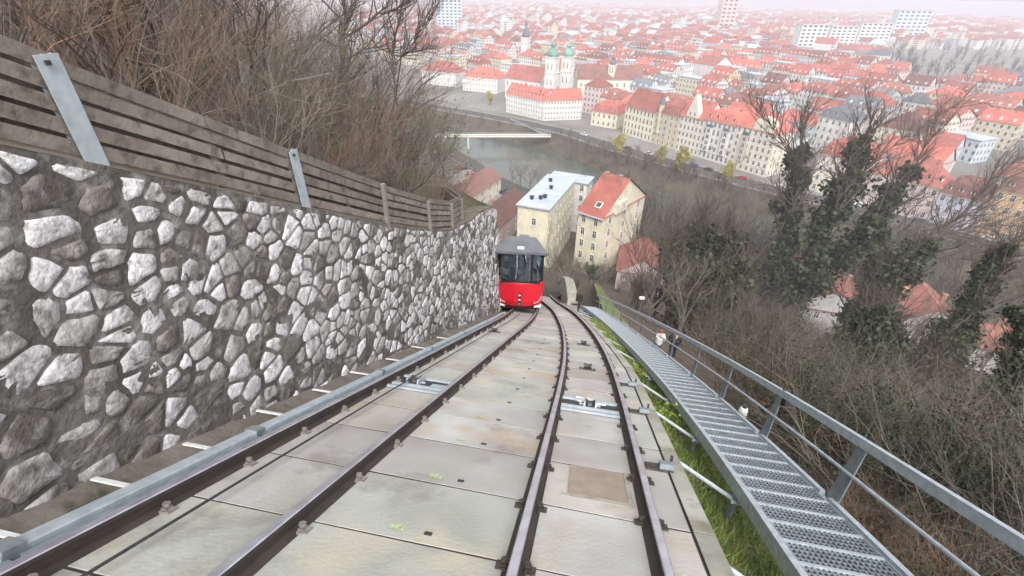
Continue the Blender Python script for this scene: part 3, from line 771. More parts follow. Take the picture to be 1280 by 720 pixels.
# white canister standing beyond the toe board
cq = wp(10.55, WW + .32); cz = hill_z(cq.x, cq.y)
can = empty('canister', (cq.x, cq.y, cz), 'white plastic canister left outside the walkway', 'canister')
cb = Vector((cq.x, cq.y, cz - .05)); hh = max(.4, (cq.z + .12 - cz))
part('drum', MB().tube([cb, cb + Z * .04, cb + Z * (hh - .06), cb + Z * hh, cb + Z * (hh + .02)], [.07, .09, .09, .07, .04], 14), m_white, can, False)
part('lid', MB().tube([cb + Z * (hh + .01), cb + Z * (hh + .07)], .045, 10), m_dark, can)

# small lamp on a pole below the walkway
def post_lamp(px, py, pb, label, head_w):
    b = hill_hit(*pb); w = (b - CAM).dot(_fw); h = CAM + ray(px, py) / F * w
    top = Vector((b.x, b.y, h.z)); root = empty('path_lamp', b, label, 'lamp')
    part('pole', MB().tube([b - Z * .1, top], [.04, .03], 8), m_galvd, root)
    part('head', MB().prism([top + Vector((x, -.12, z)) for x, z in ((-head_w, .02), (-head_w * .8, .14), (head_w * .8, .14), (head_w, .02), (head_w * .7, -.05), (-head_w * .7, -.05))], (0, .26, 0)), m_white, root)
post_lamp(800, 362, (797, 402), 'white headed path lamp on a thin pole below the walkway', .26)

# signal post beside the rails under the car
b = pt(27, 1.0 - 1.4, -.6)
sgp = empty('signal_post', b, 'dark signal post on the deck beside the far end of the walkway', 'signal')
part('pole', MB().tube([b, b + Z * 1.5], .05, 8), m_dark, sgp)
part('box', MB().cbox(b + Z * 1.25, .34, .22, .42), m_dark, sgp)
part('arm', MB().cbox(b + Z * .75 - T * .15, .5, .06, .06, T, U, Z), m_dark, sgp)
# concrete flank wall that closes the cutting beyond the car
fw_ = MB()
a0, a1 = 27.5, 43
poly = []
for s in frange(a0, a1, 10):
    q = (s - a0) / (a1 - a0); poly.append((s, .3 + 1.2 * sin(min(1, q * 1.8) * pi / 2)))
base = [pt(s, -1.05 - .09 * (s - a0), -1.0) for s, _ in poly]; top = [pt(s, -1.05 - .09 * (s - a0), 0) + Z * h for s, h in poly]
fw_.add(base + top + [p + T * .6 for p in base] + [p + T * .6 for p in top], [])
n = len(base)
for i in range(n - 1):
    fw_.f += [(i, n + i, n + i + 1, i + 1), (n + i, 3 * n + i, 3 * n + i + 1, n + i + 1), (2 * n + i + 1, 3 * n + i + 1, 3 * n + i, 2 * n + i)]; fw_.m += [0] * 3
fw_.f += [(0, 2 * n, 3 * n, n)]; fw_.m += [0]
solo('flank_wall', fw_, m_edge, 'grey concrete flank wall rising beyond the red car', 'wall')

# ================================================================ PEOPLE ON THE HILLSIDE PATH
def skin_obj(name, verts, edges, radii, mat, parent, wm, sub=2, root=0):
    me = bpy.data.meshes.new(name); me.from_pydata(verts, edges, [])
    o = bpy.data.objects.new(name, me); COL.objects.link(o)
    o.modifiers.new('skin', 'SKIN'); sv = me.skin_vertices[0].data
    for i, r in enumerate(radii): sv[i].radius = (r, r) if not isinstance(r, tuple) else r
    sv[root].use_root = True
    sb = o.modifiers.new('sub', 'SUBSURF'); sb.levels = sub; sb.render_levels = sub
    dg = bpy.context.evaluated_depsgraph_get(); dg.update()
    m2 = bpy.data.meshes.new_from_object(o.evaluated_get(dg)); bpy.data.objects.remove(o)
    m2.materials.clear(); m2.materials.append(mat); m2.polygons.foreach_set('use_smooth', [True] * len(m2.polygons))
    return put(name, m2, parent, wm)
m_skin = M('skin', (.50, .32, .25), None, 1, .6); m_coatk = M('coat_black', (.022, .023, .028), (.035, .035, .04), 6, .8); m_jackw = M('jacket_white', (.66, .64, .66), (.56, .55, .58), 6, .8)
m_trsd = M('trousers_dark', (.03, .032, .04), None, 6, .85); m_trsb = M('trousers_grey', (.11, .11, .125), None, 6, .85); m_hairr = M('hair_auburn', (.30, .11, .05), (.22, .08, .04), 9, .7)
def person(p, face, label, coat, trs, hair, hood, hgt=1.74):
    k = hgt / 1.74
    root = empty('person', p, label, 'person')
    X = Vector((face.y, -face.x, 0)).normalized(); Y = Vector((face.x, face.y, 0)).normalized()
    wm = frame_m(p, X * k, Y * k, Z * k)
    bv = [(0, 0, .94), (0, .0, 1.12), (0, .0, 1.32), (0, .02, 1.44), (0, .03, 1.52), (0, .045, 1.60), (0, .04, 1.69),
          (.10, 0, .90), (.11, .09, .50), (.115, -.02, .09), (.12, .13, .03), (-.10, 0, .90), (-.10, -.05, .50), (-.105, -.26, .14), (-.11, -.13, .04),
          (.18, 0, 1.40), (.25, -.07, 1.14), (.235, .10, .93), (.22, .16, .85), (-.18, 0, 1.40), (-.25, .05, 1.14), (-.235, .20, .97), (-.22, .26, .90)]
    be = [(0, 1), (1, 2), (2, 3), (3, 4), (4, 5), (5, 6), (0, 7), (7, 8), (8, 9), (9, 10), (0, 11), (11, 12), (12, 13), (13, 14), (3, 15), (15, 16), (16, 17), (17, 18), (3, 19), (19, 20), (20, 21), (21, 22)]
    br = [.13, .125, .14, .075, .055, .095, .08, .088, .062, .045, .035, .088, .062, .045, .035, .058, .046, .036, .028, .058, .046, .036, .028]
    skin_obj('body', bv, be, br, m_skin, root, wm)
    cv = [(0, 0, .78), (0, 0, .95), (0, 0, 1.14), (0, .0, 1.33), (0, .02, 1.46), (.19, 0, 1.40), (.258, -.07, 1.14), (.24, .09, .95), (-.19, 0, 1.40), (-.258, .05, 1.14), (-.24, .19, .98)]
    skin_obj('coat', cv, [(0, 1), (1, 2), (2, 3), (3, 4), (3, 5), (5, 6), (6, 7), (3, 8), (8, 9), (9, 10)], [(.21, .17), (.20, .16), (.18, .15), (.20, .15), .085, .085, .07, .058, .085, .07, .058], coat, root, wm)
    tv = [(0, 0, .93), (.10, 0, .88), (.11, .09, .50), (.115, -.02, .12), (-.10, 0, .88), (-.10, -.05, .50), (-.105, -.25, .17)]
    skin_obj('trousers', tv, [(0, 1), (1, 2), (2, 3), (0, 4), (4, 5), (5, 6)], [.15, .105, .08, .068, .105, .08, .068], trs, root, wm)
    for sx, yy, zz in ((.118, .05, .05), (-.108, -.18, .08)):
        skin_obj('shoe', [(sx, yy - .10, zz), (sx, yy + .02, zz - .005), (sx, yy + .14, zz - .015)], [(0, 1), (1, 2)], [.045, .047, .04], m_black, root, wm, 1)
    hv = [(0, .0, 1.55), (0, .01, 1.66), (0, .03, 1.735)]
    if hood: skin_obj('hood', hv, [(0, 1), (1, 2)], [.125, .125, .075], coat, root, wm)
    else: skin_obj('hair', [(0, -.03, 1.56), (0, .005, 1.665), (0, .03, 1.735)], [(0, 1), (1, 2)], [.085, .108, .07], hair, root, wm)
    return root
for (fx, fy), hgt, face, lb, coat, trs, hood in (((838, 449), 1.82, Vector((.2, 1, 0)), 'person in a black hooded coat walking beyond the handrail', m_coatk, m_trsd, True),
                                     ((819, 447), 1.66, Vector((-.1, 1, 0)), 'person with auburn hair and white jacket walking beyond the handrail', m_jackw, m_trsb, False)):
    p = hill_hit(fx, fy); person(p + Z * .01, face, lb, coat, trs, m_hairr, hood, hgt)
# ================================================================ VEGETATION
def grow(mb, p, d, ln, r, lvl, mx, rs, nodes, wig, upw, kids, sides, ratio=.6, ang=.7, taper=.45):
    seg = 4 if lvl < mx else 3; pts = [p.copy()]; rad = [r]; q = p.copy(); dd = d.normalized()
    for i in range(seg):
        dd = (dd + Vector((rs.uniform(-1, 1), rs.uniform(-1, 1), rs.uniform(-1, 1))) * wig + Z * upw).normalized()
        q = q + dd * ln / seg; pts.append(q.copy()); rad.append(r * (1 - (1 - taper) * (i + 1) / seg))
    mb.tube(pts, rad, sides if lvl == 0 else (max(3, sides - 2) if lvl == 1 else 3), cap=False)
    for a, b in zip(pts, rad): nodes.append((a.copy(), b, lvl))
    if lvl >= mx: return
    nk = kids[min(lvl, len(kids) - 1)]
    for k in range(nk):
        f = rs.uniform(.3, 1.0) if k else 1.0; x = f * seg; i = min(int(x), seg - 1); o = pts[i].lerp(pts[i + 1], x - i)
        ax = Vector((rs.uniform(-1, 1), rs.uniform(-1, 1), rs.uniform(-.6, 1))).normalized()
        nd = (dd + ax * ang * rs.uniform(.6, 1.3)).normalized()
        grow(mb, o, nd, ln * ratio * rs.uniform(.7, 1.15), r * (1 - (1 - taper) * f) * rs.uniform(.5, .7), lvl + 1, mx, rs, nodes, wig, upw, kids, sides, ratio, ang, taper)
def leaves(mb, centres, size, n, rs, mi=0, spread=None):
    for _ in range(n):
        c, rad = centres[rs.randrange(len(centres))]
        v = Vector((rs.gauss(0, 1), rs.gauss(0, 1), rs.gauss(0, 1))).normalized() * rad * min(1.7, abs(rs.gauss(0, .75)) + .12)
        o = c + v; s = size * rs.uniform(.55, 1.3)
        a = (v.normalized() * .5 + Vector((rs.uniform(-1, 1), rs.uniform(-1, 1), rs.uniform(-1, 1)))).normalized(); b = a.orthogonal().normalized(); e = a.cross(b)
        b = (b * cos(rs.random() * 6) + e * sin(rs.random() * 6)).normalized(); e = a.cross(b)
        mb.add([o - b * s * .5, o + e * s * .45, o + b * s * .6, o - e * s * .45], [(0, 1, 2, 3)], mi)
def bush_mesh(seed, h, stems, spread, mat, r=.014, kids=(7, 6), mx=2, wig=.30, up=.05, leaf=None):
    rs = random.Random(seed); mb = MB(); nodes = []
    for i in range(stems):
        a = rs.random() * 2 * pi; d = Vector((cos(a) * spread, sin(a) * spread, 1)).normalized()
        grow(mb, Vector((cos(a), sin(a), 0)) * rs.uniform(0, .25) - Z * .15, d, h * rs.uniform(.6, 1.0), r * rs.uniform(.8, 1.3), 0, mx, rs, nodes, wig, up, kids, 4, .55, .75)
    if leaf:
        m2, n, sz = leaf; tips = [(a, .13) for a, b, l in nodes if l >= 1]; leaves(mb, tips, sz, n, rs, 1); return mb.mesh('bush', [mat, m2])
    return mb.mesh('bush', mat)
tan_b = [bush_mesh(10 + i, 2.6, 11, .85, m_twig_t) for i in range(3)]
grey_b = [bush_mesh(20 + i, 2.9, 11, .8, m_twig_g) for i in range(3)]
russet_b = [bush_mesh(60 + i, 2.2, 13, .9, m_twig_u, r=.011) for i in range(2)]; brown_b = [bush_mesh(64 + i, 3.2, 7, .7, m_twig_d, r=.026, kids=(6, 6)) for i in range(2)]
olive_b = [bush_mesh(30 + i, 2.3, 8, .6, m_twig_o, leaf=(m_bamboo, 500, .06)) for i in range(2)]
dark_b = [bush_mesh(40 + i, 2.4, 8, .6, m_twig_d, leaf=(m_ivy, 4200, .05)) for i in range(3)]
rust_b = [bush_mesh(50 + i, 1.1, 22, .32, m_twig_r, r=.008, kids=(5, 3), up=.2) for i in range(2)]
def place_bush(me, p, sc, name, label, group, cat='bush'):
    wm = Matrix.Translation(p) @ Matrix.Rotation(R.random() * 6.28, 4, 'Z') @ Matrix.Diagonal((sc * R.uniform(.9, 1.2), sc * R.uniform(.9, 1.2), sc, 1))
    return tag(put(name, me, None, wm), label, cat, group)
def near_phrase(P, marks):
    P = Vector(P); return min(marks, key=lambda m: (Vector((m[0][0], m[0][1])) - P.xy).length)[1]
def fence_phrase(u, t):
    a = 'right behind the fence' if t > -6.6 else ('a little way up the bank' if t > -10 else 'high on the bank')
    b = next(p for k, p in ((1.6, 'above the upper steel post'), (4.1, 'beside the upper steel post'), (6.4, 'beside the lower steel post'), (8.6, 'by the first wooden post'), (12, 'by the closer wooden posts'), (17, 'by the fence end'), (999, 'below the fence end')) if u < k)
    return a + ' ' + b
SLOPE_MARKS = []
LB = {'tan': ('bare_bush', 'leafless tan brown bush', 'tan bushes above the fence'),
      'grey': ('bare_bush', 'leafless grey brown bush', 'grey bushes above the fence'),
      'russet': ('bare_bush', 'leafless russet bush', 'russet bushes above the fence'), 'brown': ('bare_bush', 'dark brown stemmed leafless bush', 'dark bushes above the fence'),
      'olive': ('thicket', 'olive tinged thicket', 'olive thickets above the fence')}
n = 0; spots = []
for _ in range(4000):
    u = R.uniform(-1.5, 46); t = -4.7 - abs(R.gauss(0, 1)) * 6.5
    if t < -30 or n >= 300: continue
    if u > 15 and t > -.29 * u - 1.2: continue
    if u > 14 and t > -4.9 - (u - 14) * .12 : continue
    p = U * u + T * t
    if any((p - q).length < d * (.52 + u * .012) for q, d in spots): continue
    d = 1.0 + (.5 if t < -9 else 0)
    spots.append((p, d)); kind = R.choices(('tan', 'grey', 'olive', 'russet', 'brown'), (.30, .24, .10, .20, .16))[0]
    if u < 5 and kind == 'tan' and R.random() < .4: kind = 'grey'
    sc = R.uniform(.7, 1.1) * (1.0 if t < -6 else .62) * (1.5 if t < -10 else 1)
    P = Vector((p.x, p.y, hill_left(u, t)))
    q = proj(P + Z * 1.5)
    if q is None or q[0] < -250 or q[0] > 640: continue
    q2 = proj(P + Z * 2.2)
    if q2 and q2[0] > 462 + .62 * q2[1]: continue
    nm, lb, gr = LB[kind]
    place_bush(R.choice({'tan': tan_b, 'grey': grey_b, 'olive': olive_b, 'russet': russet_b, 'brown': brown_b}[kind]), P, sc, nm, lb + ' ' + fence_phrase(u, t), gr); n += 1
# evergreen shrub by the end of the fence
place_bush(dark_b[0], Vector((*(U * 13.2 + T * -6.0).xy, hill_left(13.2, -6.0))), .42, 'evergreen_shrub', 'small dark evergreen shrub behind the far end of the fence', None, 'shrub')

# ---- trees
def at(px, py, w): return CAM + ray(px, py) / F * w
def limb_tree(name, label, limbs, w, seed, ivy_n=0, ivy_px=17, twig=(5, 5, 4), bark=m_bark, group=None, cat='tree', fine=2, dep=0.0):
    """limbs: list of (list of (px, py) from root to tip, thickness at the root in photo pixels, share of the limb clad in ivy); w: distance along the view"""
    rs = random.Random(seed); base = at(*limbs[0][0][0], w); base.z -= .3; K = w / F
    root = empty(name, base, label, cat, group); tr = MB(); tw_ = MB(); cl = []; iv = MB()
    for li, (pp, rpx, ivf) in enumerate(limbs):
        r0 = rpx * .5 * K; dw = rs.uniform(-.5, .5) if li else 0
        pts = [at(x, y, w + dw * i + dep * i) for i, (x, y) in enumerate(pp)]
        dn = []
        for a, b in zip(pts, pts[1:]):
            for k in range(4): dn.append(a.lerp(b, k / 4) + Vector((rs.uniform(-1, 1), rs.uniform(-1, 1), rs.uniform(-1, 1))) * (r0 * .35 + 1.2 * K))
        dn.append(pts[-1]); m = len(dn)
        if li == 0: dn[0] = base
        rad = [r0 * (1 - .85 * i / (m - 1)) for i in range(m)]
        tr.tube(dn, rad, 8, cap=False)
        nodes = []
        for i in range(2, m):
            f = i / (m - 1)
            if f < ivf * .5: continue
            for _ in range(twig[0] if f > .5 else 2):
                d = (dn[i] - dn[i - 1]).normalized() + Vector((rs.uniform(-1, 1), rs.uniform(-.8, .8), rs.uniform(-.3, 1))) * .9
                grow(tw_, dn[i], d, rs.uniform(22, 58) * K * (1.3 - .5 * f), rad[i] * .45 + .45 * K, 1, 1 + fine, rs, nodes, .24, .05, (twig[1], twig[1], twig[2]), 5, .62, .8, .4)
        if ivf > 0:
            for i in range(m - 1):
                f = i / (m - 1)
                if f <= ivf:
                    for _ in range(5):
                        cl.append((dn[i].lerp(dn[i + 1], rs.random()) + Vector((rs.gauss(0, 1), rs.gauss(0, 1), rs.gauss(0, 1))) * ivy_px * .42 * K * (1.1 - .5 * f), ivy_px * K * rs.uniform(.35, .85) * (1.2 - .6 * f)))
    part('trunk', tr, bark, root, True); part('branches', tw_, bark, root)
    if ivy_n: leaves(iv, cl, 5.2 * K, ivy_n, rs); part('ivy', iv, m_ivy, root)
    return root
def depth_of(px, py): return (hill_hit(px, py) - CAM).dot(_fw)
wA = depth_of(965, 440)
limb_tree('ivy_tree', 'large ivy clad tree with three stems spreading before the riverside houses',
    [([(962, 455), (972, 370), (985, 290), (996, 215), (1003, 150)], 11.4, .85), ([(968, 440), (1002, 345), (1038, 265), (1072, 200), (1088, 150)], 9.88, .86),
     ([(985, 400), (1036, 325), (1086, 285), (1124, 232), (1165, 172)], 8.36, .78), ([(1075, 300), (1130, 285), (1185, 290), (1235, 282)], 3.42, .12),
     ([(1040, 262), (1080, 215), (1130, 172), (1190, 135)], 2.4, .1), ([(996, 215), (975, 170), (950, 140)], 1.8, 0)], wA, 3, 32000, 15)
wB = depth_of(1050, 480)
limb_tree('ivy_tree', 'ivy clad tree whose long bare limb reaches over the orange house',
    [([(1045, 500), (1052, 440), (1075, 390), (1105, 345)], 9.88, .95), ([(1075, 390), (1120, 340), (1165, 305), (1215, 255), (1262, 205)], 5.32, .42), ([(1105, 345), (1150, 322), (1215, 325), (1275, 295)], 2.1, .1)], wB, 5, 20000, 16)
wC = depth_of(1130, 520)
limb_tree('ivy_tree', 'leaning ivy clad tree rising over the red roofs below the slope',
    [([(1120, 540), (1150, 470), (1190, 410), (1235, 345), (1258, 310)], 9.12, .9), ([(1135, 500), (1110, 440), (1115, 400)], 6.84, 1.0), ([(1190, 410), (1240, 380), (1285, 370)], 1.8, 0)], wC, 7, 20000, 16)
wD = depth_of(1235, 600)
limb_tree('ivy_tree', 'slender ivy clad trunk standing among brambles at the slope edge',
    [([(1225, 600), (1243, 530), (1262, 460), (1285, 380)], 6.46, 1.0), ([(1243, 530), (1200, 470), (1170, 440)], 1.5, 0)], wD, 9, 12000, 17)
wE = depth_of(860, 415)
limb_tree('ivy_tree', 'bushy ivy clad tree beyond the handrail behind the two walkers',
    [([(862, 425), (868, 370), (872, 320), (880, 275)], 9.12, .9), ([(862, 400), (840, 350), (845, 300)], 6.08, .9), ([(868, 380), (905, 330), (915, 290)], 6.08, .8)], wE, 11, 20000, 20)
for k, (x, y, pp, lb) in enumerate(((1092, 510, [(1090, 500), (1084, 440), (1098, 385)], 'ivy smothered stump between the long limbed and leaning trees'),
        (905, 440, [(903, 436), (908, 375), (928, 335)], 'ivy smothered tree next to the bushy ivy tree'), (1180, 530, [(1182, 525), (1174, 460), (1190, 405)], 'ivy smothered tree beside the leaning one'))):
    limb_tree('ivy_tree', lb, [(pp, 9, 1.0), ([(x - 4, y - 20), (x - 24, y - 62), (x - 18, y - 92)], 6, 1.0)], depth_of(x, y), 40 + k, 13000, 23, twig=(2, 4, 3))
wF = depth_of(797, 395)
limb_tree('bare_tree', 'thin dark leaning tree beside the white headed path lamp', [([(797, 405), (806, 372), (822, 345), (835, 310)], 4.18, 0), ([(806, 372), (800, 335), (790, 305)], 1.5, 0)], wF, 13, 0, twig=(3, 4, 3))
limb_tree('bare_tree', 'bare branching tree in front of the yellow gabled house', [([(796, 375), (796, 335), (794, 300), (783, 262)], 7.6, 0), ([(795, 325), (812, 298), (828, 262)], 4.56, 0), ([(794, 300), (772, 270), (768, 245)], 3.8, 0)], depth_of(796, 375) * 1.25, 15, 0, twig=(2, 4, 3), fine=2)
# bare tree on the left bank
wL = (Vector(ut(12, -10.5, 5)) - CAM).dot(_fw)
limb_tree('bare_tree', 'dark gnarled bare tree rising from the bushes above the fence',
    [([(428, 135), (428, 80), (430, 30), (425, -40)], 7.904, 0), ([(430, 50), (470, 18), (505, 8), (530, -12)], 3.36, 0), ([(428, 75), (465, 58), (500, 70), (528, 62)], 2.16, 0), ([(430, 30), (395, -10), (370, -60)], 2.88, 0)], wL, 17, 0, twig=(3, 5, 4), bark=m_twig_d)
limb_tree('bare_tree', 'slim bare tree standing behind the gnarled tree on the bank', [([(495, 120), (492, 70), (498, 20), (490, -30)], 2.88, 0), ([(494, 80), (520, 50), (540, 20)], 1.68, 0)], wL * 1.25, 19, 0, twig=(4, 5, 4), bark=m_twig_d)
print('depths', wA, wB, wC, wD, wE, wF, wL)
# ---- right-hand slope: brambles, rust-coloured stems, ivy thickets
def bush_px(me, px, py, sc, nm, lb, gr=None, cat='bush'):
    p = hill_hit(px, py); return place_bush(me, p, sc, nm, lb, gr, cat)
for k, (x, y, sc) in enumerate(((985, 540, 1.0), (1008, 552, 1.15), (955, 520, .95), (1030, 585, .9), (940, 505, .9), (1195, 650, .8), (1170, 625, .8))):
    bush_px(rust_b[k % 2], x, y, sc, 'rust_shrub', 'rust red shrub of upright stems just outside the walkway handrail', 'rust red shrubs by the handrail', 'shrub')
SLOPE_MARKS += [(wp(8.7, 1.5), 'below the black floodlight'), (wp(5, 2), 'beside the wide handrail posts'), (wp(11, 2), 'by the white canister'), (wp(17.5, 2.5), 'by the two walkers'), (hill_hit(797, 402), 'by the path lamp'), (at(962, 455, wA), 'under the three stemmed ivy tree'),
    (at(1045, 500, wB), 'under the ivy tree with a long bare limb'), (at(1120, 540, wC), 'under the leaning ivy tree'), (at(1225, 600, wD), 'round the slender ivy trunk'), (at(862, 425, wE), 'under the bushy ivy tree'), (Vector((66, 96, 0)), 'above the wide pale red roof')]
spots = []
for _ in range(5000):
    x = R.uniform(770, 1330); y = R.uniform(315, 820)
    q = (wp(3, 1.0)); p = hill_hit(x, y); u, t = to_ut(p.x, p.y)
    if t < WLs(min(34, u / cos(TH))) + (1.7 if u < 9 else 2.5) or (770 < x < 880 and y < 500) or (p - CAM).length > 110 or p.z < .5: continue
    dist = (p - CAM).length
    if any((p - a).length < (.6 if dist < 14 else 1.1 + dist * .018) for a in spots): continue
    spots.append(p)
    if len(spots) > 290: break
    near = dist < 12; sc = 0
    if near: kind = R.choices(('tan', 'grey', 'dark', 'russet'), (.40, .25, .05, .30))[0]; sc = R.uniform(.28, .5)
    else: kind = R.choices(('tan', 'grey', 'dark', 'russet', 'brown'), (.06, .26, .40, .08, .20))[0]; sc = R.uniform(.8, 1.3) * (1.35 if dist > 30 else 1)
    if t < WLs(min(34, u / cos(TH))) + (1.5 if near else 1.3) + 1.9 * sc: continue
    me = R.choice({'tan': tan_b, 'grey': grey_b, 'dark': dark_b, 'russet': russet_b, 'brown': brown_b}[kind])
    lb = {'tan': ('bramble', 'dry tan bramble on the slope ', 'tan brambles on the slope'), 'grey': ('bare_bush', 'grey leafless bush on the slope ', 'grey bushes on the slope'),
          'russet': ('bramble', 'russet bramble on the slope ', 'russet brambles on the slope'), 'brown': ('bare_bush', 'dark stemmed leafless bush on the slope ', 'dark bushes on the slope'),
          'dark': ('ivy_thicket', 'dark ivy covered thicket on the slope ', 'ivy thickets on the slope')}[kind]
    place_bush(me, p, sc, lb[0], lb[1] + near_phrase(p, SLOPE_MARKS), lb[2])
# ---- grass between deck and walkway
gb = MB(); rs = random.Random(4)
for _ in range(16000):
    s = 1.5 + 26 * rs.random() ** 1.5; t = DECK_R(min(s, 33)) + rs.uniform(.02, 1.3 + .6 * rs.random())
    u = s * cos(TH) - .9; p = U * u + T * t; z = hill_right(u, t); a = rs.random() * 6.28; h = rs.uniform(.05, .16); w = .007 + .004 * s * .3
    dx, dy = cos(a), sin(a); lx, ly = rs.gauss(0, .05), rs.gauss(0, .05)
    gb.add([(p.x - dx * w, p.y - dy * w, z - .01), (p.x + dx * w, p.y + dy * w, z - .01), (p.x + lx, p.y + ly, z + h)], [(0, 1, 2)])
tag(part('grass', gb, m_gblade, None), 'short green grass growing under the steel walkway', 'grass', kind='stuff')
m_moss = leaf_mat('yellow_shrub', (.20, .25, .04), (.14, .19, .035))
for k, (s, t, r) in enumerate(((9.3, 1.72, .24), (13.0, 1.55, .22))):
    u = s * cos(TH) - .9; p = U * u + T * t; c = Vector((p.x, p.y, hill_right(u, t)))
    mbm = MB(); leaves(mbm, [(c + Z * r * .8, r)], .06, 900, random.Random(k))
    solo('round_shrub', mbm, m_moss, ('round yellow green shrub beside the deck bracket below the guide bars', 'round yellow green shrub farther down beside the walkway stringer')[k], 'shrub')
# ================================================================ TOWN
def wallm(n, c, c2=None): return M('plaster_' + n, c, c2 or tuple(x * .86 for x in c), .25, .9, .1, 4, c3=tuple(x * .72 for x in c), scale3=.6)
PW = {'white': wallm('white', (.70, .68, .66)), 'cream': wallm('cream', (.72, .67, .56)), 'yellow': wallm('yellow', (.70, .65, .50)), 'pink': wallm('pink', (.62, .50, .47)), 'grey': wallm('grey', (.46, .46, .46)),
      'violet': wallm('violet', (.52, .53, .64)), 'orange': wallm('orange', (.68, .47, .29)), 'ochre': wallm('ochre', (.58, .50, .35)), 'green': wallm('green', (.50, .58, .50)), 'stone': wallm('stone', (.52, .47, .38)), 'blue': wallm('blue', (.55, .62, .68))}
def roofm(n, c): 
    m = M('tiles_' + n, c, tuple(x * .72 for x in c), .25, .85, 0, c3=(c[0] * .55, c[1] * .8, c[2] * .8), scale3=.9, rand=.22)
    nt = m.node_tree; w = nt.nodes.new('ShaderNodeTexWave'); w.wave_type = 'BANDS'; w.bands_direction = 'Z'; w.inputs['Scale'].default_value = 1.6; w.inputs['Distortion'].default_value = .6
    tc = nt.nodes.new('ShaderNodeTexCoord'); nt.links.new(tc.outputs['Object'], w.inputs[0]); b = nt.nodes.new('ShaderNodeBump'); b.inputs['Strength'].default_value = .35; b.inputs['Distance'].default_value = .08
    nt.links.new(w.outputs[1], b.inputs['Height']); nt.links.new(b.outputs[0], nt.nodes['Principled BSDF'].inputs['Normal']); return m
RM = {'red': roofm('red', (.46, .145, .115)), 'brick': roofm('brick', (.33, .12, .10)), 'brown': roofm('brown', (.21, .105, .09)), 'pale': roofm('pale', (.36, .15, .12)), 'slate': roofm('slate', (.17, .18, .20)), 'copper': roofm('copper', (.20, .34, .29)), 'tin': M('roof_tin', (.42, .47, .52), (.34, .39, .44), .3, .5)}
m_pane = M('window_glass', (.035, .04, .05), (.06, .07, .085), .3, .12, spec=.5, rand=.3)
m_frame = M('window_frame', (.66, .65, .62), None, 1, .7); m_framed = M('window_surround', (.50, .44, .34), None, 1, .8)
m_chim = M('chimney_brick', (.40, .22, .17), (.32, .18, .14), 1, .9)
m_trim = M('cornice_stone', (.58, .54, .46), (.48, .44, .37), .6, .9)
def window_proto(frame, arch=False, mull=2):
    """unit window 1 x 1 in the wall plane (x right, z up), looking along -y; real depth in y"""
    mb = MB(); t = .11
    mb.box((-.5, -.10, 0), (t, 0, 0), (0, .14, 0), (0, 0, 1)); mb.box((.5 - t, -.10, 0), (t, 0, 0), (0, .14, 0), (0, 0, 1))
    mb.box((-.5 + t, -.10, 1 - .07), (1 - 2 * t, 0, 0), (0, .14, 0), (0, 0, .07)); mb.box((-.58, -.16, -.06), (1.16, 0, 0), (0, .2, 0), (0, 0, .06))
    mb.box((-.5 + t, -.025, 0), (1 - 2 * t, 0, 0), (0, .05, 0), (0, 0, .93), 1)
    if mull: mb.box((-.035, -.06, 0), (.07, 0, 0), (0, .03, 0), (0, 0, .93)); mb.box((-.5 + t, -.055, .60), (1 - 2 * t, 0, 0), (0, .025, 0), (0, 0, .045))
    if arch:
        pts = [(-.5, -.10, 1)] + [(-.5 * cos(pi * k / 8), -.10, 1 + .28 * sin(pi * k / 8)) for k in range(1, 8)] + [(.5, -.10, 1)]
        mb.prism(pts, (0, .12, 0), 0)
        pts = [(x * .76, -.105, 1.0 + (z - 1) * .74) for x, y, z in pts]; mb.prism(pts, (0, .03, 0), 1)
    return mb.mesh('window', [frame, m_pane])
WP = {'plain': window_proto(m_frame), 'dark': window_proto(m_framed), 'arch': window_proto(m_frame, True), 'slot': window_proto(m_framed, False, 0)}
def dormer_proto(rm):
    mb = MB(); mb.box((-.65, 0, 0), (1.3, 0, 0), (0, 2.6, 0), (0, 0, 1.25)); mb.box((-.38, -.03, .22), (.76, 0, 0), (0, .02, 0), (0, 0, .85), 1)
    mb.prism([(-.85, -.2, 1.22), (.85, -.2, 1.22), (0, -.2, 1.85)], (0, 3.2, 0), 2); return mb.mesh('dormer', [m_frame, m_pane, rm])
DP = {k: dormer_proto(RM[k]) for k in RM}
chim_me = MB().box((-.45, -.35, -1.2), (.9, 0, 0), (0, .7, 0), (0, 0, 2.6)).box((-.55, -.45, 1.4), (1.1, 0, 0), (0, .9, 0), (0, 0, .2)).mesh('chimney', m_chim)
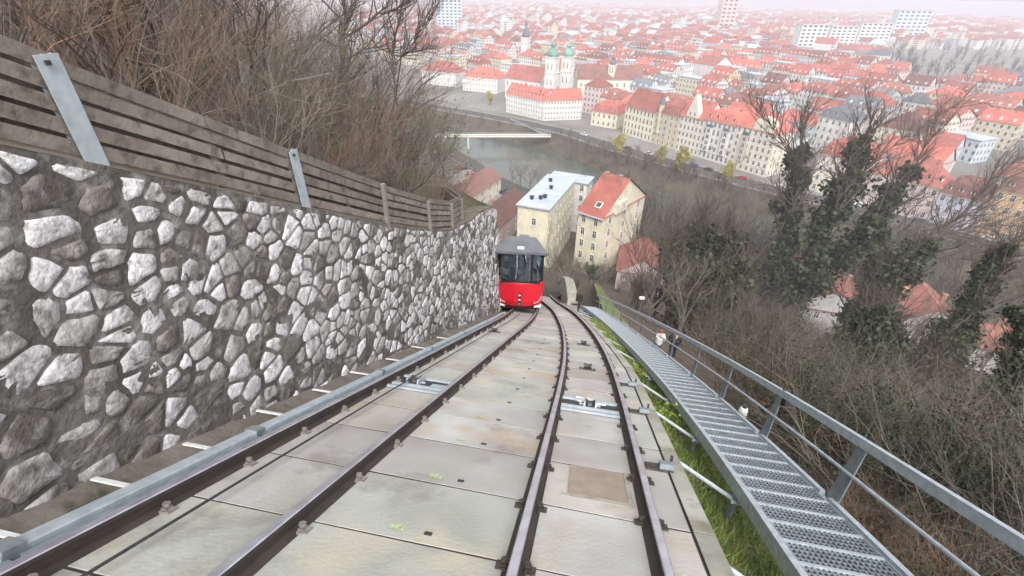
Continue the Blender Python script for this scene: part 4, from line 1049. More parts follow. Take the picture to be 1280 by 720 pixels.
def roof_geo(mb, L, W, h, kind, rh, mi=0, ov=.45, gmi=None):
    """roof over the rectangle 0..L x 0..W at eaves height h; returns fn(x, y) -> surface height"""
    a, b, c, d = -ov, L + ov, -ov, W + ov
    e = [(a, c, h), (b, c, h), (b, d, h), (a, d, h)]
    if kind == 'flat':
        mb.box((a, c, h), (b - a, 0, 0), (0, d - c, 0), (0, 0, .35), mi); return lambda x, y: h + .35
    if kind == 'gx':
        m = W / 2; k = rh / (m + ov)
        mb.add([(a, c, h), (b, c, h), (b, m, h + rh), (a, m, h + rh), (b, d, h), (a, d, h)], [(0, 1, 2, 3), (3, 2, 4, 5), (0, 5, 4, 1)], mi)
        mb.add([(0, 0, h), (0, W, h), (0, m, h + rh - .25), (L, 0, h), (L, W, h), (L, m, h + rh - .25)], [(0, 2, 1), (3, 4, 5)], mi if gmi is None else gmi)
        return lambda x, y: h + k * (min(y, W - y) + ov)
    if kind == 'gy':
        m = L / 2; k = rh / (m + ov)
        mb.add([(a, c, h), (b, c, h), (m, c, h + rh), (m, d, h + rh), (b, d, h), (a, d, h)], [(0, 2, 3, 5), (2, 1, 4, 3), (0, 5, 4, 1)], mi)
        mb.add([(0, 0, h), (L, 0, h), (m, 0, h + rh - .25), (0, W, h), (L, W, h), (m, W, h + rh - .25)], [(0, 1, 2), (3, 5, 4)], mi if gmi is None else gmi)
        return lambda x, y: h + k * (min(x, L - x) + ov)
    if kind == 'hip':
        m = min(L, W) / 2; k = rh / (m + ov)
        if L >= W: r1, r2 = (m, W / 2, h + rh), (L - m, W / 2, h + rh); mb.add(e + [r1, r2], [(0, 1, 5, 4), (1, 2, 5), (2, 3, 4, 5), (3, 0, 4), (0, 3, 2, 1)], mi)
        else: r1, r2 = (L / 2, m, h + rh), (L / 2, W - m, h + rh); mb.add(e + [r1, r2], [(0, 1, 4), (1, 2, 5, 4), (2, 3, 5), (3, 0, 4, 5), (0, 3, 2, 1)], mi)
        return lambda x, y: h + k * (min(x, y, L - x, W - y) + ov)
    if kind == 'mans':
        s = 1.5; h1 = rh * .62; e1 = [(s, s, h + h1), (L - s, s, h + h1), (L - s, W - s, h + h1), (s, W - s, h + h1)]; m = W / 2
        r = [(W / 2, m, h + rh), (L - W / 2, m, h + rh)] if L > W + 1 else [(L * .4, m, h + rh), (L * .6, m, h + rh)]
        mb.add(e + e1 + r, [(0, 1, 5, 4), (1, 2, 6, 5), (2, 3, 7, 6), (3, 0, 4, 7), (4, 5, 9, 8), (5, 6, 9), (6, 7, 8, 9), (7, 4, 8), (0, 3, 2, 1)], mi)
        return lambda x, y: h + h1 * min(1, (min(x, y, L - x, W - y) + ov) / (s + ov))
ZONES = []
def house(label, A, X, L, W, h, roof, rh, wall, rcol, floors, cols, side=(0, 0), wstyle='plain', dormers=0, chims=2, name='town_house', cat='house', group=None, wsz=(1.35, 2.15), extra=None, ground_z=0.0, trims=True, win_to=1.0, zone=True):
    X = Vector((X[0], X[1], 0)).normalized(); Y = Vector((-X.y, X.x, 0)); A = Vector((A[0], A[1], ground_z))
    if zone: ZONES.append((A + X * L / 2 + Y * W / 2, hypot(L, W) / 2 * .9))
    root = empty(name, A, label, cat, group, rot=Matrix(((X.x, Y.x, 0), (X.y, Y.y, 0), (0, 0, 1))))
    wm = WM[root.name]; wmat = PW[wall]
    lpart('wall', MB().box((0, 0, -.3), (L, 0, 0), (0, W, 0), (0, 0, h + .3)), wmat, root)
    rb = MB(); fz = roof_geo(rb, L, W, h + .02, roof, rh, 0, .45, 1); ro = lpart('roof', rb, [RM[rcol], wmat], root)
    if trims:
        lpart('cornice', MB().box((-.25, -.28, h - .42), (L + .5, 0, 0), (0, .5, 0), (0, 0, .4)), m_trim, root)
        lpart('string_course', MB().box((-.06, -.10, h / floors * 1.0 - .25), (L + .12, 0, 0), (0, .2, 0), (0, 0, .22)), m_trim, root)
    def win(x, z, face, sw=1, sh=1, st=None):
        w, hh = wsz[0] * sw, wsz[1] * sh
        if face == 0: m = frame_m((x, 0, z), (w, 0, 0), (0, 1, 0), (0, 0, hh))
        elif face == 1: m = frame_m((L, x, z), (0, w, 0), (-1, 0, 0), (0, 0, hh))
        else: m = frame_m((0, x, z), (0, -w, 0), (1, 0, 0), (0, 0, hh))
        put('window', WP[st or wstyle], root, wm @ m)
    fh = h / floors
    for f in range(floors):
        z = fh * f + fh * .28
        for c in range(cols): win(L * (c + .5) / cols, z, 0, 1, min(1, fh * .6 / wsz[1]), 'arch' if (wstyle == 'arch' and f in (0, floors - 2)) else ('plain' if wstyle == 'arch' else None))
        for face, k in ((1, side[0]), (3, side[1])):
            for c in range(k): win(W * (c + .5) / k, z, face, 1, min(1, fh * .6 / wsz[1]), 'plain' if wstyle == 'arch' else None)
    for k in range(dormers):
        x = L * (k + .5) / dormers; y = 1.3 if roof != 'mans' else .25; put('dormer', DP[rcol], root, wm @ frame_m((x, y, fz(x, y) - .15), (1, 0, 0), (0, 1, 0), (0, 0, 1)))
    for k in range(chims):
        x = L * (.22 + .56 * (k / max(1, chims - 1) if chims > 1 else .3)); y = W * (.42 if roof != 'gy' else .5); put('chimney', chim_me, ro, wm @ Matrix.Translation((x, y, fz(x, y) + .6)))
    if extra: extra(root, wm, L, W, h, fz)
    return root
def gable_extra(x0, x1, z1, wall, apex, win=True, bow=False):
    def fn(root, wm, L, W, h, fz):
        m = (x0 + x1) / 2
        pts = [(x0, -.25, h - .5), (x1, -.25, h - .5), (x1, -.25, z1)] + ([(m + (x1 - m) * cos(a), -.25, z1 + (apex - z1) * sin(a)) for a in [pi * k / 8 for k in range(1, 8)]] if bow else [(m, -.25, apex)]) + [(x0, -.25, z1)]
        g = lpart('gable', MB().prism(pts, (0, 3.2, 0)), PW[wall], root)
        for q, (dx, dz) in enumerate(((-1.3, 1.0), (1.3, 1.0))): put('window', WP['plain'], g, wm @ frame_m((m + dx, -.25, h + dz), (1.1, 0, 0), (0, 1, 0), (0, 0, 1.7)))
    return fn
def turret_extra(x, w, top):
    def fn(root, wm, L, W, h, fz):
        t = lpart('turret', MB().tube([(x, .8, h * .35), (x, .8, top)], w, 8), PW['ochre'], root)
        lpart('spire', MB().tube([(x, .8, top - .1), (x, .8, top + .6), (x, .8, top + 3.2), (x, .8, top + 5.4)], [w * 1.2, w * 1.05, w * .45, .06], 8), RM['slate'], t)
        for k in range(3): put('bay_window', WP['plain'], root, wm @ frame_m((x + 5.0, -.3, h * (.30 + .2 * k)), (1.8, 0, 0), (0, 1, 0), (0, 0, 2.0)))
        lpart('bay', MB().box((x + 3.4, -.28, h * .25), (3.2, 0, 0), (0, .5, 0), (0, 0, h * .7)), PW['stone'], root)
    return fn
def bays_extra(xs, w, wall, more=None):
    def fn(root, wm, L, W, h, fz):
        for x in xs:
            b = lpart('bay', MB().box((x, -.9, h * .22), (w, 0, 0), (0, 1.0, 0), (0, 0, h * .62)), PW[wall], root)
            lpart('bay_roof', MB().prism([(x - .2, -1.1, h * .84), (x + w + .2, -1.1, h * .84), (x + w - .3, -1.1, h * .90), (x + .3, -1.1, h * .90)], (0, 1.2, 0)), RM['slate'], b)
            for k in range(4): put('window', WP['plain'], b, wm @ frame_m((x + w / 2, -.9, h * (.25 + .15 * k)), (w * .62, 0, 0), (0, 1, 0), (0, 0, 1.9)))
            put('balcony', MB().box((0, -.7, 0), (2.6, 0, 0), (0, .75, 0), (0, 0, .15)).box((0, -.72, .15), (2.6, 0, 0), (0, .06, 0), (0, 0, .9)).mesh('balcony', m_framed), root, wm @ Matrix.Translation((x + w + .4, 0, h * .36)))
        if more: more(root, wm, L, W, h, fz)
    return fn
A1 = Vector((62, 286)); XA = Vector((50, -75)).normalized()
def ap(d): q = A1 + XA * d; return (q.x, q.y)
house('cream riverside block with tall narrow window strips and plain brick red roof', ap(0), XA, 21.6, 15, 15.4, 'gx', 9, 'cream', 'brick', 4, 8, (0, 3), 'slot', 0, 3, wsz=(.95, 2.6))
house('ochre riverside block with a small slate turret and bays', ap(21.8), XA, 16.6, 15, 16.4, 'mans', 7, 'ochre', 'brick', 5, 5, wstyle='plain', dormers=3, chims=2, extra=turret_extra(3.2, 1.5, 20.5))
house('cream riverside block with one steep pointed gable', ap(38.6), XA, 14.4, 15, 17.6, 'gx', 7.5, 'cream', 'red', 5, 6, dormers=0, chims=2, extra=gable_extra(3.5, 10.5, 19.5, 'cream', 28.4))
house('pale riverside block with arched windows and grey attic band', ap(53.2), XA, 17.4, 15, 18.4, 'mans', 6.5, 'white', 'red', 5, 7, wstyle='arch', dormers=4, chims=3, extra=bays_extra((2.2, 11.5), 3.2, 'white'))
house('cream riverside corner block with a round topped gable and barred side wall', ap(70.8), XA, 19.2, 15, 19.0, 'hip', 7, 'cream', 'red', 6, 7, (3, 0), wstyle='plain', chims=2, extra=bays_extra((4.0,), 3.0, 'stone', gable_extra(8, 17.5, 20.5, 'cream', 25.0, bow=True)))
A2 = Vector((126, 194)); XB = Vector((42, -51)).normalized()
def rp(d): q = A2 + XB * d; return (q.x, q.y)
house('pale yellow riverside house with grey attic under a bright red roof', rp(-3), XB, 17.5, 15, 15.5, 'mans', 7.5, 'cream', 'red', 4, 5, (0, 3), dormers=3)
house('pink and white riverside house with a large red hipped roof', rp(15), XB, 23.4, 15, 12.8, 'hip', 8.2, 'pink', 'brick', 3, 8, dormers=7)
house('pale violet riverside house with a brown red attic and white dormers', rp(38.6), XB, 13.2, 14, 11.6, 'mans', 6, 'violet', 'brown', 3, 5, dormers=4)
house('orange riverside house with an arched doorway and round dormers', rp(52), XB, 22, 15, 16.6, 'mans', 7.5, 'orange', 'brown', 4, 7, dormers=4,
      extra=lambda root, wm, L, W, h, fz: lpart('door', MB().prism([(.9, -.1, 0), (3.3, -.1, 0), (3.3, -.1, 2.6)] + [(2.1 + 1.2 * cos(pi * k / 8), -.1, 2.6 + 1.2 * sin(pi * k / 8)) for k in range(1, 8)] + [(.9, -.1, 2.6)], (0, .12, 0)), m_chim, root))
house('tall cream riverside house beyond the orange one', rp(74.3), XB, 20, 15, 15, 'mans', 7, 'cream', 'red', 4, 6, dormers=3)
# white convent block on the corner, church behind
house('long white convent wing with a row of dormers facing the footbridge', (-7, 338), (24, -24), 33.6, 12, 12, 'gx', 6, 'white', 'red', 4, 15, (0, 0), dormers=11, chims=1, wsz=(.9, 1.4))
house('white convent wing turned towards the apartment row', (17.4, 313.8), (24, 7), 25.4, 12, 12, 'gx', 6, 'white', 'red', 4, 13, (0, 0), dormers=0, chims=1, wsz=(.9, 1.4))
house('small yellow house with red dormered roof between convent and apartment row', (46, 306), (14, -10), 17, 13, 8.5, 'mans', 6.5, 'yellow', 'red', 2, 5, dormers=5, chims=1)
def tower(label, x, y, w, h, capmat, sp, wallc='white'):
    ZONES.append((Vector((x, y, 0)), w))
    root = empty('church_tower', (x, y, 0), label, 'church tower', rot=Matrix.Rotation(radians(-30), 3, 'Z')); wm = WM[root.name]; k = w / 2
    lpart('shaft', MB().box((-k, -k, -.3), (w, 0, 0), (0, w, 0), (0, 0, h + .3)), PW[wallc], root)
    lpart('cornice', MB().box((-k - .4, -k - .4, h - .5), (w + .8, 0, 0), (0, w + .8, 0), (0, 0, .6)).box((-k - .25, -k - .25, h * .68), (w + .5, 0, 0), (0, w + .5, 0), (0, 0, .4)), m_frame, root)
    lpart('onion_cap', MB().tube([(0, 0, h + z * sp) for z in (0, .12, .3, .42, .5, .56, .66, .74, .8, 1)], [k * q for q in (1.1, 1.15, .95, .5, .34, .5, .46, .2, .07, .03)], 12), capmat, root, True)
    for z in (h * .76, h * .45):
        for dx in (-k * .42, k * .42): put('window', WP['arch'], root, wm @ frame_m((dx, -k, z), (.9, 0, 0), (0, 1, 0), (0, 0, 3.2)))
        put('window', WP['arch'], root, wm @ frame_m((k, 0, z), (0, 1.0, 0), (-1, 0, 0), (0, 0, 3.2)))
    return root
tower('white church tower with green onion cap, the nearer of the twin towers', 24, 362, 7.2, 32, RM['copper'], 12)
tower('white church tower with green onion cap, the farther of the twin towers', 36, 377, 7.2, 31, RM['copper'], 11)
house('white church nave with a broad brick red roof beside the twin towers', (-9, 392), (28, -22), 32, 17, 14, 'gx', 9, 'white', 'brick', 2, 7, chims=0, name='church', cat='church', wsz=(1.3, 3.4))
house('church wing with a long brown red roof behind the twin towers', (46, 392), (38, 3), 50, 17, 14, 'gx', 9.5, 'cream', 'brown', 2, 9, chims=0, name='church', cat='church', wsz=(1.3, 3.0))
tower('small cream church turret with dark cap on the brown red roof', 72, 398, 4.6, 24, RM['slate'], 7, 'cream')
house('white hip roofed quay house with dormers left of the convent', (-44, 418), (30, -13), 31, 20, 11, 'hip', 7, 'white', 'red', 3, 11, dormers=6, chims=1, wsz=(.9, 1.4))
house('white quay house with a long dormered red roof next to the hip roofed one', (-82, 447), (34, -16), 34, 18, 11, 'hip', 7, 'white', 'red', 3, 11, dormers=8, chims=1, wsz=(.9, 1.4))
tower('distant white steeple with a black onion cap', 8, 560, 7, 30, RM['slate'], 20)
house('tall plain white house showing a blank gable to the river', (176, 470), (30, 16), 22, 24, 17, 'gy', 7, 'white', 'pale', 4, 0, (5, 0), chims=1)
# ---------------- foot of the hill
def station_extra(root, wm, L, W, h, fz):
    for x, y in ((2.2, 5), (4.4, 6), (5.2, 7.4), (4.6, 15), (2.5, 21)): put('roof_vent', MB().box((-.4, -.4, 0), (.8, 0, 0), (0, .8, 0), (0, 0, .8)).box((-.55, -.55, .8), (1.1, 0, 0), (0, 1.1, 0), (0, 0, .12)).mesh('roof_vent', m_dark), root, wm @ Matrix.Translation((x, y, h + .36)))
    lpart('parapet', MB().box((-.3, -.3, h + .3), (L + .6, 0, 0), (0, .35, 0), (0, 0, .22)), m_trim, root)
    put('window', WP['plain'], root, wm @ frame_m((L * .55, 0, h - 4.8), (1.3, 0, 0), (0, 1, 0), (0, 0, 2.0)))
house('pale yellow station building with a flat tin roof behind the red car', (1.0, 120.5), (8, -3), 8.6, 27, 20, 'flat', 0, 'yellow', 'tin', 5, 0, (8, 0), wsz=(1.0, 1.7), chims=0, extra=station_extra, trims=False, name='station_building', cat='building')
house('white annex with a flat roof behind the station building', (11, 152), (10, -4), 13, 7, 17, 'flat', 0, 'white', 'tin', 5, 4, (2, 0), chims=0, trims=False, name='station_annex', cat='building')
def sky_extra(root, wm, L, W, h, fz):
    y = 2.6; z = fz(5, y); k = (fz(5, 4) - fz(5, 2)) / 2; nn = Vector((0, -k, 1)).normalized(); yy = Vector((0, 1, k)).normalized()
    put('skylight', MB().box((-.9, -.7, 0), (1.8, 0, 0), (0, 2.0, 0), (0, 0, .16)).box((-.68, -.45, .16), (1.36, 0, 0), (0, 1.5, 0), (0, 0, .05), 1).mesh('skylight', [m_frame, m_pane]), root, wm @ frame_m((4.4, y, z + .02), (1, 0, 0), yy, nn))
    lpart('gutter', MB().box((-.45, -.75, h - .25), (L + .9, 0, 0), (0, .5, 0), (0, 0, .3)), RM['tin'], root)
    lpart('side_attic', MB().box((L - .1, 5.5, h - .4), (.9, 0, 0), (0, 6, 0), (0, 0, 3.0)), PW['cream'], root)
house('yellow house with a bright red gabled roof and skylight beside the station', (17.6, 122.4), (6, -5), 7.6, 24, 18, 'gx', 8.0, 'yellow', 'red', 5, 2, (3, 0), chims=2, extra=sky_extra, trims=False, name='gabled_house')
house('low house with dusky red roof below the bare tree', (28, 112), (12, -3), 13, 15, 5.5, 'gy', 4.2, 'pink', 'brick', 2, 3, (3, 0), chims=1, trims=False, name='low_house')
house('low house with a wide pale red roof seen through the ivy trees', (65, 96), (17, -5), 19, 22, 6.5, 'gy', 5.5, 'grey', 'pale', 2, 4, (3, 0), chims=2, trims=False, name='low_house')
house('low house with a red roof and white chimney beyond the ivy trees', (87, 90), (12, -4), 14, 18, 6.5, 'gy', 4.8, 'white', 'pale', 2, 4, (3, 0), chims=2, trims=False, name='low_house')
_p = G(1205, 432, 5); house('low house with a faded red roof far down the slope behind the slender trunk', (_p.x, _p.y), (10, -6), 12, 11, 5.5, 'gx', 4, 'white', 'pale', 2, 4, chims=1, trims=False, name='low_house', ground_z=max(0, hill_z(_p.x + 6, _p.y) - 1.5))
house('long low hall with a dark brown red roof beside the parking lane', (-16, 128), (8, -3), 9, 34, 7.5, 'gy', 4.2, 'pink', 'brown', 2, 3, (5, 0), chims=1, trims=False, name='market_hall', cat='hall')
house('low hall with a brown red roof at the foot of the left bank', (-26, 165), (9, -4), 11, 26, 6, 'gy', 4, 'cream', 'brown', 2, 3, (4, 0), chims=1, trims=False, name='market_hall', cat='hall')
# ---------------- tall buildings in the haze
def slab_block(label, l, r, pyb, pyt, wall, depth=16, rows=9, cols=8, name='apartment_tower', panel='grey'):
    a, b = G(l, pyb), G(r, pyb); X = (b - a); L = X.length; d = (Vector((*((a + b) / 2).xy, 0)) - CAM)
    h = 10.0
    while proj((a + b) / 2 + Z * h)[1] > pyt and h < 200: h += .5
    root = empty(name, a, label, 'apartment block' if name == 'apartment_tower' else 'tower block', rot=Matrix(((X.normalized().x, -X.normalized().y, 0), (X.normalized().y, X.normalized().x, 0), (0, 0, 1))))
    ZONES.append(((a + b) / 2, L / 2 + 6))
    lpart('wall', MB().box((0, 0, 0), (L, 0, 0), (0, depth, 0), (0, 0, h)), PW[wall], root)
    lpart('parapet', MB().box((-.4, -.4, h), (L + .8, 0, 0), (0, depth + .8, 0), (0, 0, .9)), PW[panel], root)
    me = MB().box((0, -.25, 0), (1, 0, 0), (0, .2, 0), (0, 0, 1)).mesh('window_band', m_pane)
    for k in range(rows):
        z = h * (k + .45) / rows
        for c in range(cols): put('window', me, root, WM[root.name] @ frame_m((L * (c + .2) / cols, 0, z), (L / cols * .55, 0, 0), (0, 1, 0), (0, 0, h / rows * .45)))
    return root
slab_block('grey blue glass high-rise in the haze left of the steeple', 548, 578, 48, 0, 'blue', 20, 12, 6, 'high_rise')
slab_block('pink red tower block rising alone into the haze', 896, 914, 44, -6, 'redtower' if 'redtower' in PW else 'pink', 18, 10, 3, 'high_rise')
slab_block('white apartment slab with dark window columns, left of the grey wood', 992, 1024, 72, 32, 'white', 14, 9, 5)
slab_block('white apartment slab standing between two others by the grey wood', 1030, 1062, 68, 34, 'white', 14, 9, 5)
slab_block('white apartment slab with balconies just before the grey wood', 1066, 1104, 66, 30, 'white', 14, 9, 6)
slab_block('pale apartment slab showing above the grey wood', 1110, 1150, 54, 14, 'blue', 14, 9, 6)

# ---------------- the streets of houses beyond: individuals, then one far mass
def far_wall(n, c):
    """plaster with rows of windows too far off to be told apart"""
    m = wallm(n + '_far', c); nt = m.node_tree; b = nt.nodes['Principled BSDF']; src = b.inputs['Base Color'].links[0].from_socket
    tc = nt.nodes.new('ShaderNodeTexCoord'); br = nt.nodes.new('ShaderNodeSeparateXYZ'); nt.links.new(tc.outputs['Object'], br.inputs[0])
    def fr(sock, per, lo, hi):
        d = nt.nodes.new('ShaderNodeMath'); d.operation = 'DIVIDE'; d.inputs[1].default_value = per; nt.links.new(sock, d.inputs[0])
        f = nt.nodes.new('ShaderNodeMath'); f.operation = 'FRACT'; nt.links.new(d.outputs[0], f.inputs[0])
        g = nt.nodes.new('ShaderNodeMath'); g.operation = 'GREATER_THAN'; g.inputs[1].default_value = lo; nt.links.new(f.outputs[0], g.inputs[0])
        l = nt.nodes.new('ShaderNodeMath'); l.operation = 'LESS_THAN'; l.inputs[1].default_value = hi; nt.links.new(f.outputs[0], l.inputs[0])
        x = nt.nodes.new('ShaderNodeMath'); x.operation = 'MULTIPLY'; nt.links.new(g.outputs[0], x.inputs[0]); nt.links.new(l.outputs[0], x.inputs[1]); return x.outputs[0]
    ad = nt.nodes.new('ShaderNodeMath'); ad.operation = 'ADD'; nt.links.new(br.outputs[0], ad.inputs[0]); nt.links.new(br.outputs[1], ad.inputs[1])
    p = nt.nodes.new('ShaderNodeMath'); p.operation = 'MULTIPLY'; nt.links.new(fr(ad.outputs[0], 3.1, .32, .68), p.inputs[0]); nt.links.new(fr(br.outputs[2], 3.4, .28, .76), p.inputs[1])
    x = nt.nodes.new('ShaderNodeMix'); x.data_type = 'RGBA'; nt.links.new(p.outputs[0], x.inputs[0]); nt.links.new(src, x.inputs[6]); x.inputs[7].default_value = (.14, .14, .15, 1); nt.links.new(x.outputs[2], b.inputs['Base Color']); return m
FW = {k: far_wall(k, c) for k, c in (('white', (.70, .68, .66)), ('cream', (.66, .60, .48)), ('yellow', (.64, .56, .38)), ('pink', (.62, .52, .49)), ('grey', (.50, .50, .50)), ('blue', (.56, .61, .66)))}
e1 = Vector((.60, -.80, 0)); e2 = Vector((.80, .60, 0)); O0 = Vector((74, 268, 0))
def bank_dist(x, y):
    """signed distance beyond the far bank"""
    best = 1e9; sg = 1
    for a, b in zip(P_top, P_top[1:]):
        a = Vector(a); b = Vector(b); d = b - a; k = max(0, min(1, (Vector((x, y)) - a).dot(d) / d.length_squared)); v = Vector((x, y)) - (a + d * k)
        if v.length < best: best = v.length; sg = 1 if d.x * v.y - d.y * v.x > 0 else -1
    return best * sg
cand = []; R2 = random.Random(21)
WOOD = [(G(1110, 78), 0), (G(1180, 88), 0), (G(1250, 98), 0)]
for bi in range(-60, 60):
    for bj in range(0, 90):
        fr_ = 1.0 + bj * .02
        ang = radians(R2.uniform(-9, 9)) + .25 * noise.noise(Vector((bi * .12, bj * .12, 2)))
        c0 = O0 + e1 * (bi * 52 + R2.uniform(-5, 5)) + e2 * (24 + bj * 44 + R2.uniform(-3, 3))
        if c0.y < 40 or c0.length > 3600: continue
        q = proj(c0)
        if q is None or q[0] < 440 or q[0] > 1400 or q[1] < -6 or q[1] > 330: continue
        X = Vector((e1.x * cos(ang) - e1.y * sin(ang), e1.x * sin(ang) + e1.y * cos(ang), 0)); Y = Vector((-X.y, X.x, 0))
        x = -24
        while x < 20:
            Lh = R2.uniform(12, 24); 
            if x + Lh > 27: break
            W = R2.uniform(11, 15); ctr = c0 + X * (x + Lh / 2) + Y * W / 2
            if bank_dist(ctr.x, ctr.y) > 24: cand.append((ctr, c0 + X * x, X, Lh - .4, W, R2.random(), R2.random(), R2.random()))
            x += Lh
        if R2.random() < .45:
            p = c0 - X * 22 + Y * 16; ctr = p + X * 6 + Y * 9
            if bank_dist(ctr.x, ctr.y) > 24: cand.append((ctr, p, X, 12, 20, R2.random(), R2.random(), R2.random()))
def blocked(ctr, r):
    for z, zr in ZONES:
        if (Vector((ctr.x, ctr.y)) - Vector((z.x, z.y))).length < zr + r * .55: return True
    q = proj(ctr)
    if q and 1095 < q[0] < 1400 and 62 < q[1] < 112 - max(0, 1140 - q[0]) * .8: return True     # the grey wood
    return False
cand = [c for c in cand if not blocked(c[0], hypot(c[3], c[4]) / 2) and R2.random() > .07]
cand.sort(key=lambda c: c[0].length)
COLN = {'white': 'white', 'cream': 'cream', 'yellow': 'yellow', 'pink': 'pink', 'grey': 'grey', 'blue': 'pale blue'}
RFN = {'red': 'bright red', 'brick': 'brick red', 'pale': 'faded red', 'brown': 'brown', 'tin': 'grey tin', 'slate': 'dark slate'}
SHN = {'gx': 'gabled', 'hip': 'hipped', 'mans': 'steep attic', 'flat': 'flat', 'gy': 'end gabled'}
far_mb = MB(); far_mats = [FW['white'], FW['cream'], FW['pink'], FW['grey'], RM['red'], RM['brick'], RM['pale'], RM['tin']]
for k, (ctr, A, X, L, W, r1, r2, r3) in enumerate(cand):
    wall = ('white', 'white', 'white', 'cream', 'cream', 'yellow', 'pink', 'grey', 'blue', 'white')[int(r1 * 10)]
    rc = ('red', 'red', 'brick', 'brick', 'pale', 'brown', 'tin', 'tin', 'slate', 'red')[int(r2 * 10)]
    rk = 'flat' if rc == 'tin' else ('gx', 'gx', 'hip', 'mans', 'gx')[int(r3 * 5)]
    h = 10 + 8 * ((r1 * 7.3) % 1); rh = 0 if rk == 'flat' else 4.5 + 2.5 * ((r2 * 5.1) % 1)
    dist = ctr.length
    if k < 40 and dist < 330:
        house('%s town house under a %s %s roof just behind the riverside' % (COLN[wall], RFN[rc], SHN[rk]), A.xy, X, L, W, h, rk, rh, wall, rc, max(3, int(h / 3.5)), int(L / 3), (0, 2), dormers=int(L / 5) if rk == 'mans' else 0, chims=1, group='town houses behind the riverside', zone=False)
    elif k < 300:
        mb = MB(); mb.box((0, 0, -.3), (L, 0, 0), (0, W, 0), (0, 0, h + .3), 0); fz = roof_geo(mb, L, W, h + .02, rk, rh, 1, .45, 0)
        if rk != 'flat':
            for q in (.25, .7): mb.box((L * q, W * .42, fz(L * q, W * .42) - .3), (.9, 0, 0), (0, .7, 0), (0, 0, 1.6), 2)
            if rk in ('mans', 'gx') and dist < 700:
                nd = int(L / 4.5)
                for j in range(nd):
                    xx = L * (j + .5) / nd; mb.box((xx - .6, .8, fz(xx, .8) - .1), (1.2, 0, 0), (0, 2, 0), (0, 0, 1.3), 3)
        Y = Vector((-X.y, X.x, 0)); o = put('town_house', mb.mesh('town_house', [FW[wall], RM[rc], m_chim, m_frame]), None, frame_m(A, X, Y, Z))
        tag(o, '%s distant house under a %s %s roof in the hazy town' % (COLN[wall], RFN[rc], SHN[rk]), 'house', 'distant town houses')
    else:
        wi = {'white': 0, 'cream': 1, 'yellow': 1, 'pink': 2, 'grey': 3, 'blue': 0}[wall]; ri = {'red': 4, 'brick': 5, 'pale': 6, 'brown': 5, 'tin': 7, 'slate': 7}[rc]
        big = 1.0 + max(0, dist - 900) / 2500
        loc = MB(); loc.box((0, 0, -.3), (L * big, 0, 0), (0, W * big, 0), (0, 0, h * (1 + .5 * (r3 > .9)) + .3), wi); roof_geo(loc, L * big, W * big, h * (1 + .5 * (r3 > .9)) + .02, rk, rh, ri, .4, wi)
        Y = Vector((-X.y, X.x, 0)); far_mb.add([A + X * x + Y * y + Z * z for x, y, z in loc.v], loc.f); far_mb.m[-len(loc.f):] = loc.m
tag(part('far_town', far_mb, far_mats, None), 'mass of tiny red roofed houses fading into haze towards the horizon', 'town', kind='stuff')
print('houses', len(cand))
# ---------------- grey wood in the town
rsw = random.Random(8); wood = MB(); tmpl = []
for k in range(3):
    mb = MB(); nodes = []
    grow(mb, Vector((0, 0, -.3)), Z, 6, .3, 0, 3, rsw, nodes, .1, .1, (7, 7, 6), 5, .62, .75); tmpl.append(mb)
for _ in range(120):
    x = rsw.uniform(1098, 1330); y = rsw.uniform(60, 112 - max(0, 1140 - x) * .8); p = G(x, y)
    if bank_dist(p.x, p.y) < 25: continue
    sc = rsw.uniform(1.2, 1.9); a = rsw.random() * 6.28; t = rsw.choice(tmpl)
    wood.add([(p.x + sc * (vx * cos(a) - vy * sin(a)), p.y + sc * (vx * sin(a) + vy * cos(a)), vz * sc) for vx, vy, vz in t.v], t.f)
m_wood2 = M('wood_twigs', (.085, .085, .085), (.06, .06, .06), .1, 1)
tag(part('distant_wood', wood, m_wood2, None), 'grey leafless wood among the hazy town houses', 'wood', kind='stuff')
TOWN_MARKS = [(ap(10), 'opposite the window strip block'), (ap(30), 'opposite the turret block'), (ap(46), 'opposite the pointed gable'), (ap(62), 'opposite the arched window block'), (ap(82), 'opposite the round gabled block'), (rp(6), 'opposite the pale yellow riverside house'), (rp(27), 'opposite the pink house'), (rp(45), 'opposite the violet house'), (rp(62), 'opposite the orange house'), (rp(84), 'opposite the house beyond the orange one'),
    ((5, 325), 'near the convent'), ((55, 300), 'near the small yellow house'), ((40, 400), 'near the church'), ((190, 480), 'near the blank white gable'), ((260, 300), 'in the blocks behind the pink house'), ((300, 400), 'in the blocks before the grey wood'), ((120, 330), 'in the blocks behind the arched window block')]
FOOT_MARKS = [((8, 135), 'by the station building'), ((26, 125), 'by the yellow gabled house'), ((34, 120), 'by the low dusky roof'), ((75, 105), 'by the wide pale red roof'), ((95, 100), 'by the red roof with white chimney'), ((50, 150), 'on the bank between station and river'), ((20, 80), 'below the end of the walkway'), ((50, 60), 'under the ivy trees'), ((110, 60), 'beyond the leaning ivy tree')]
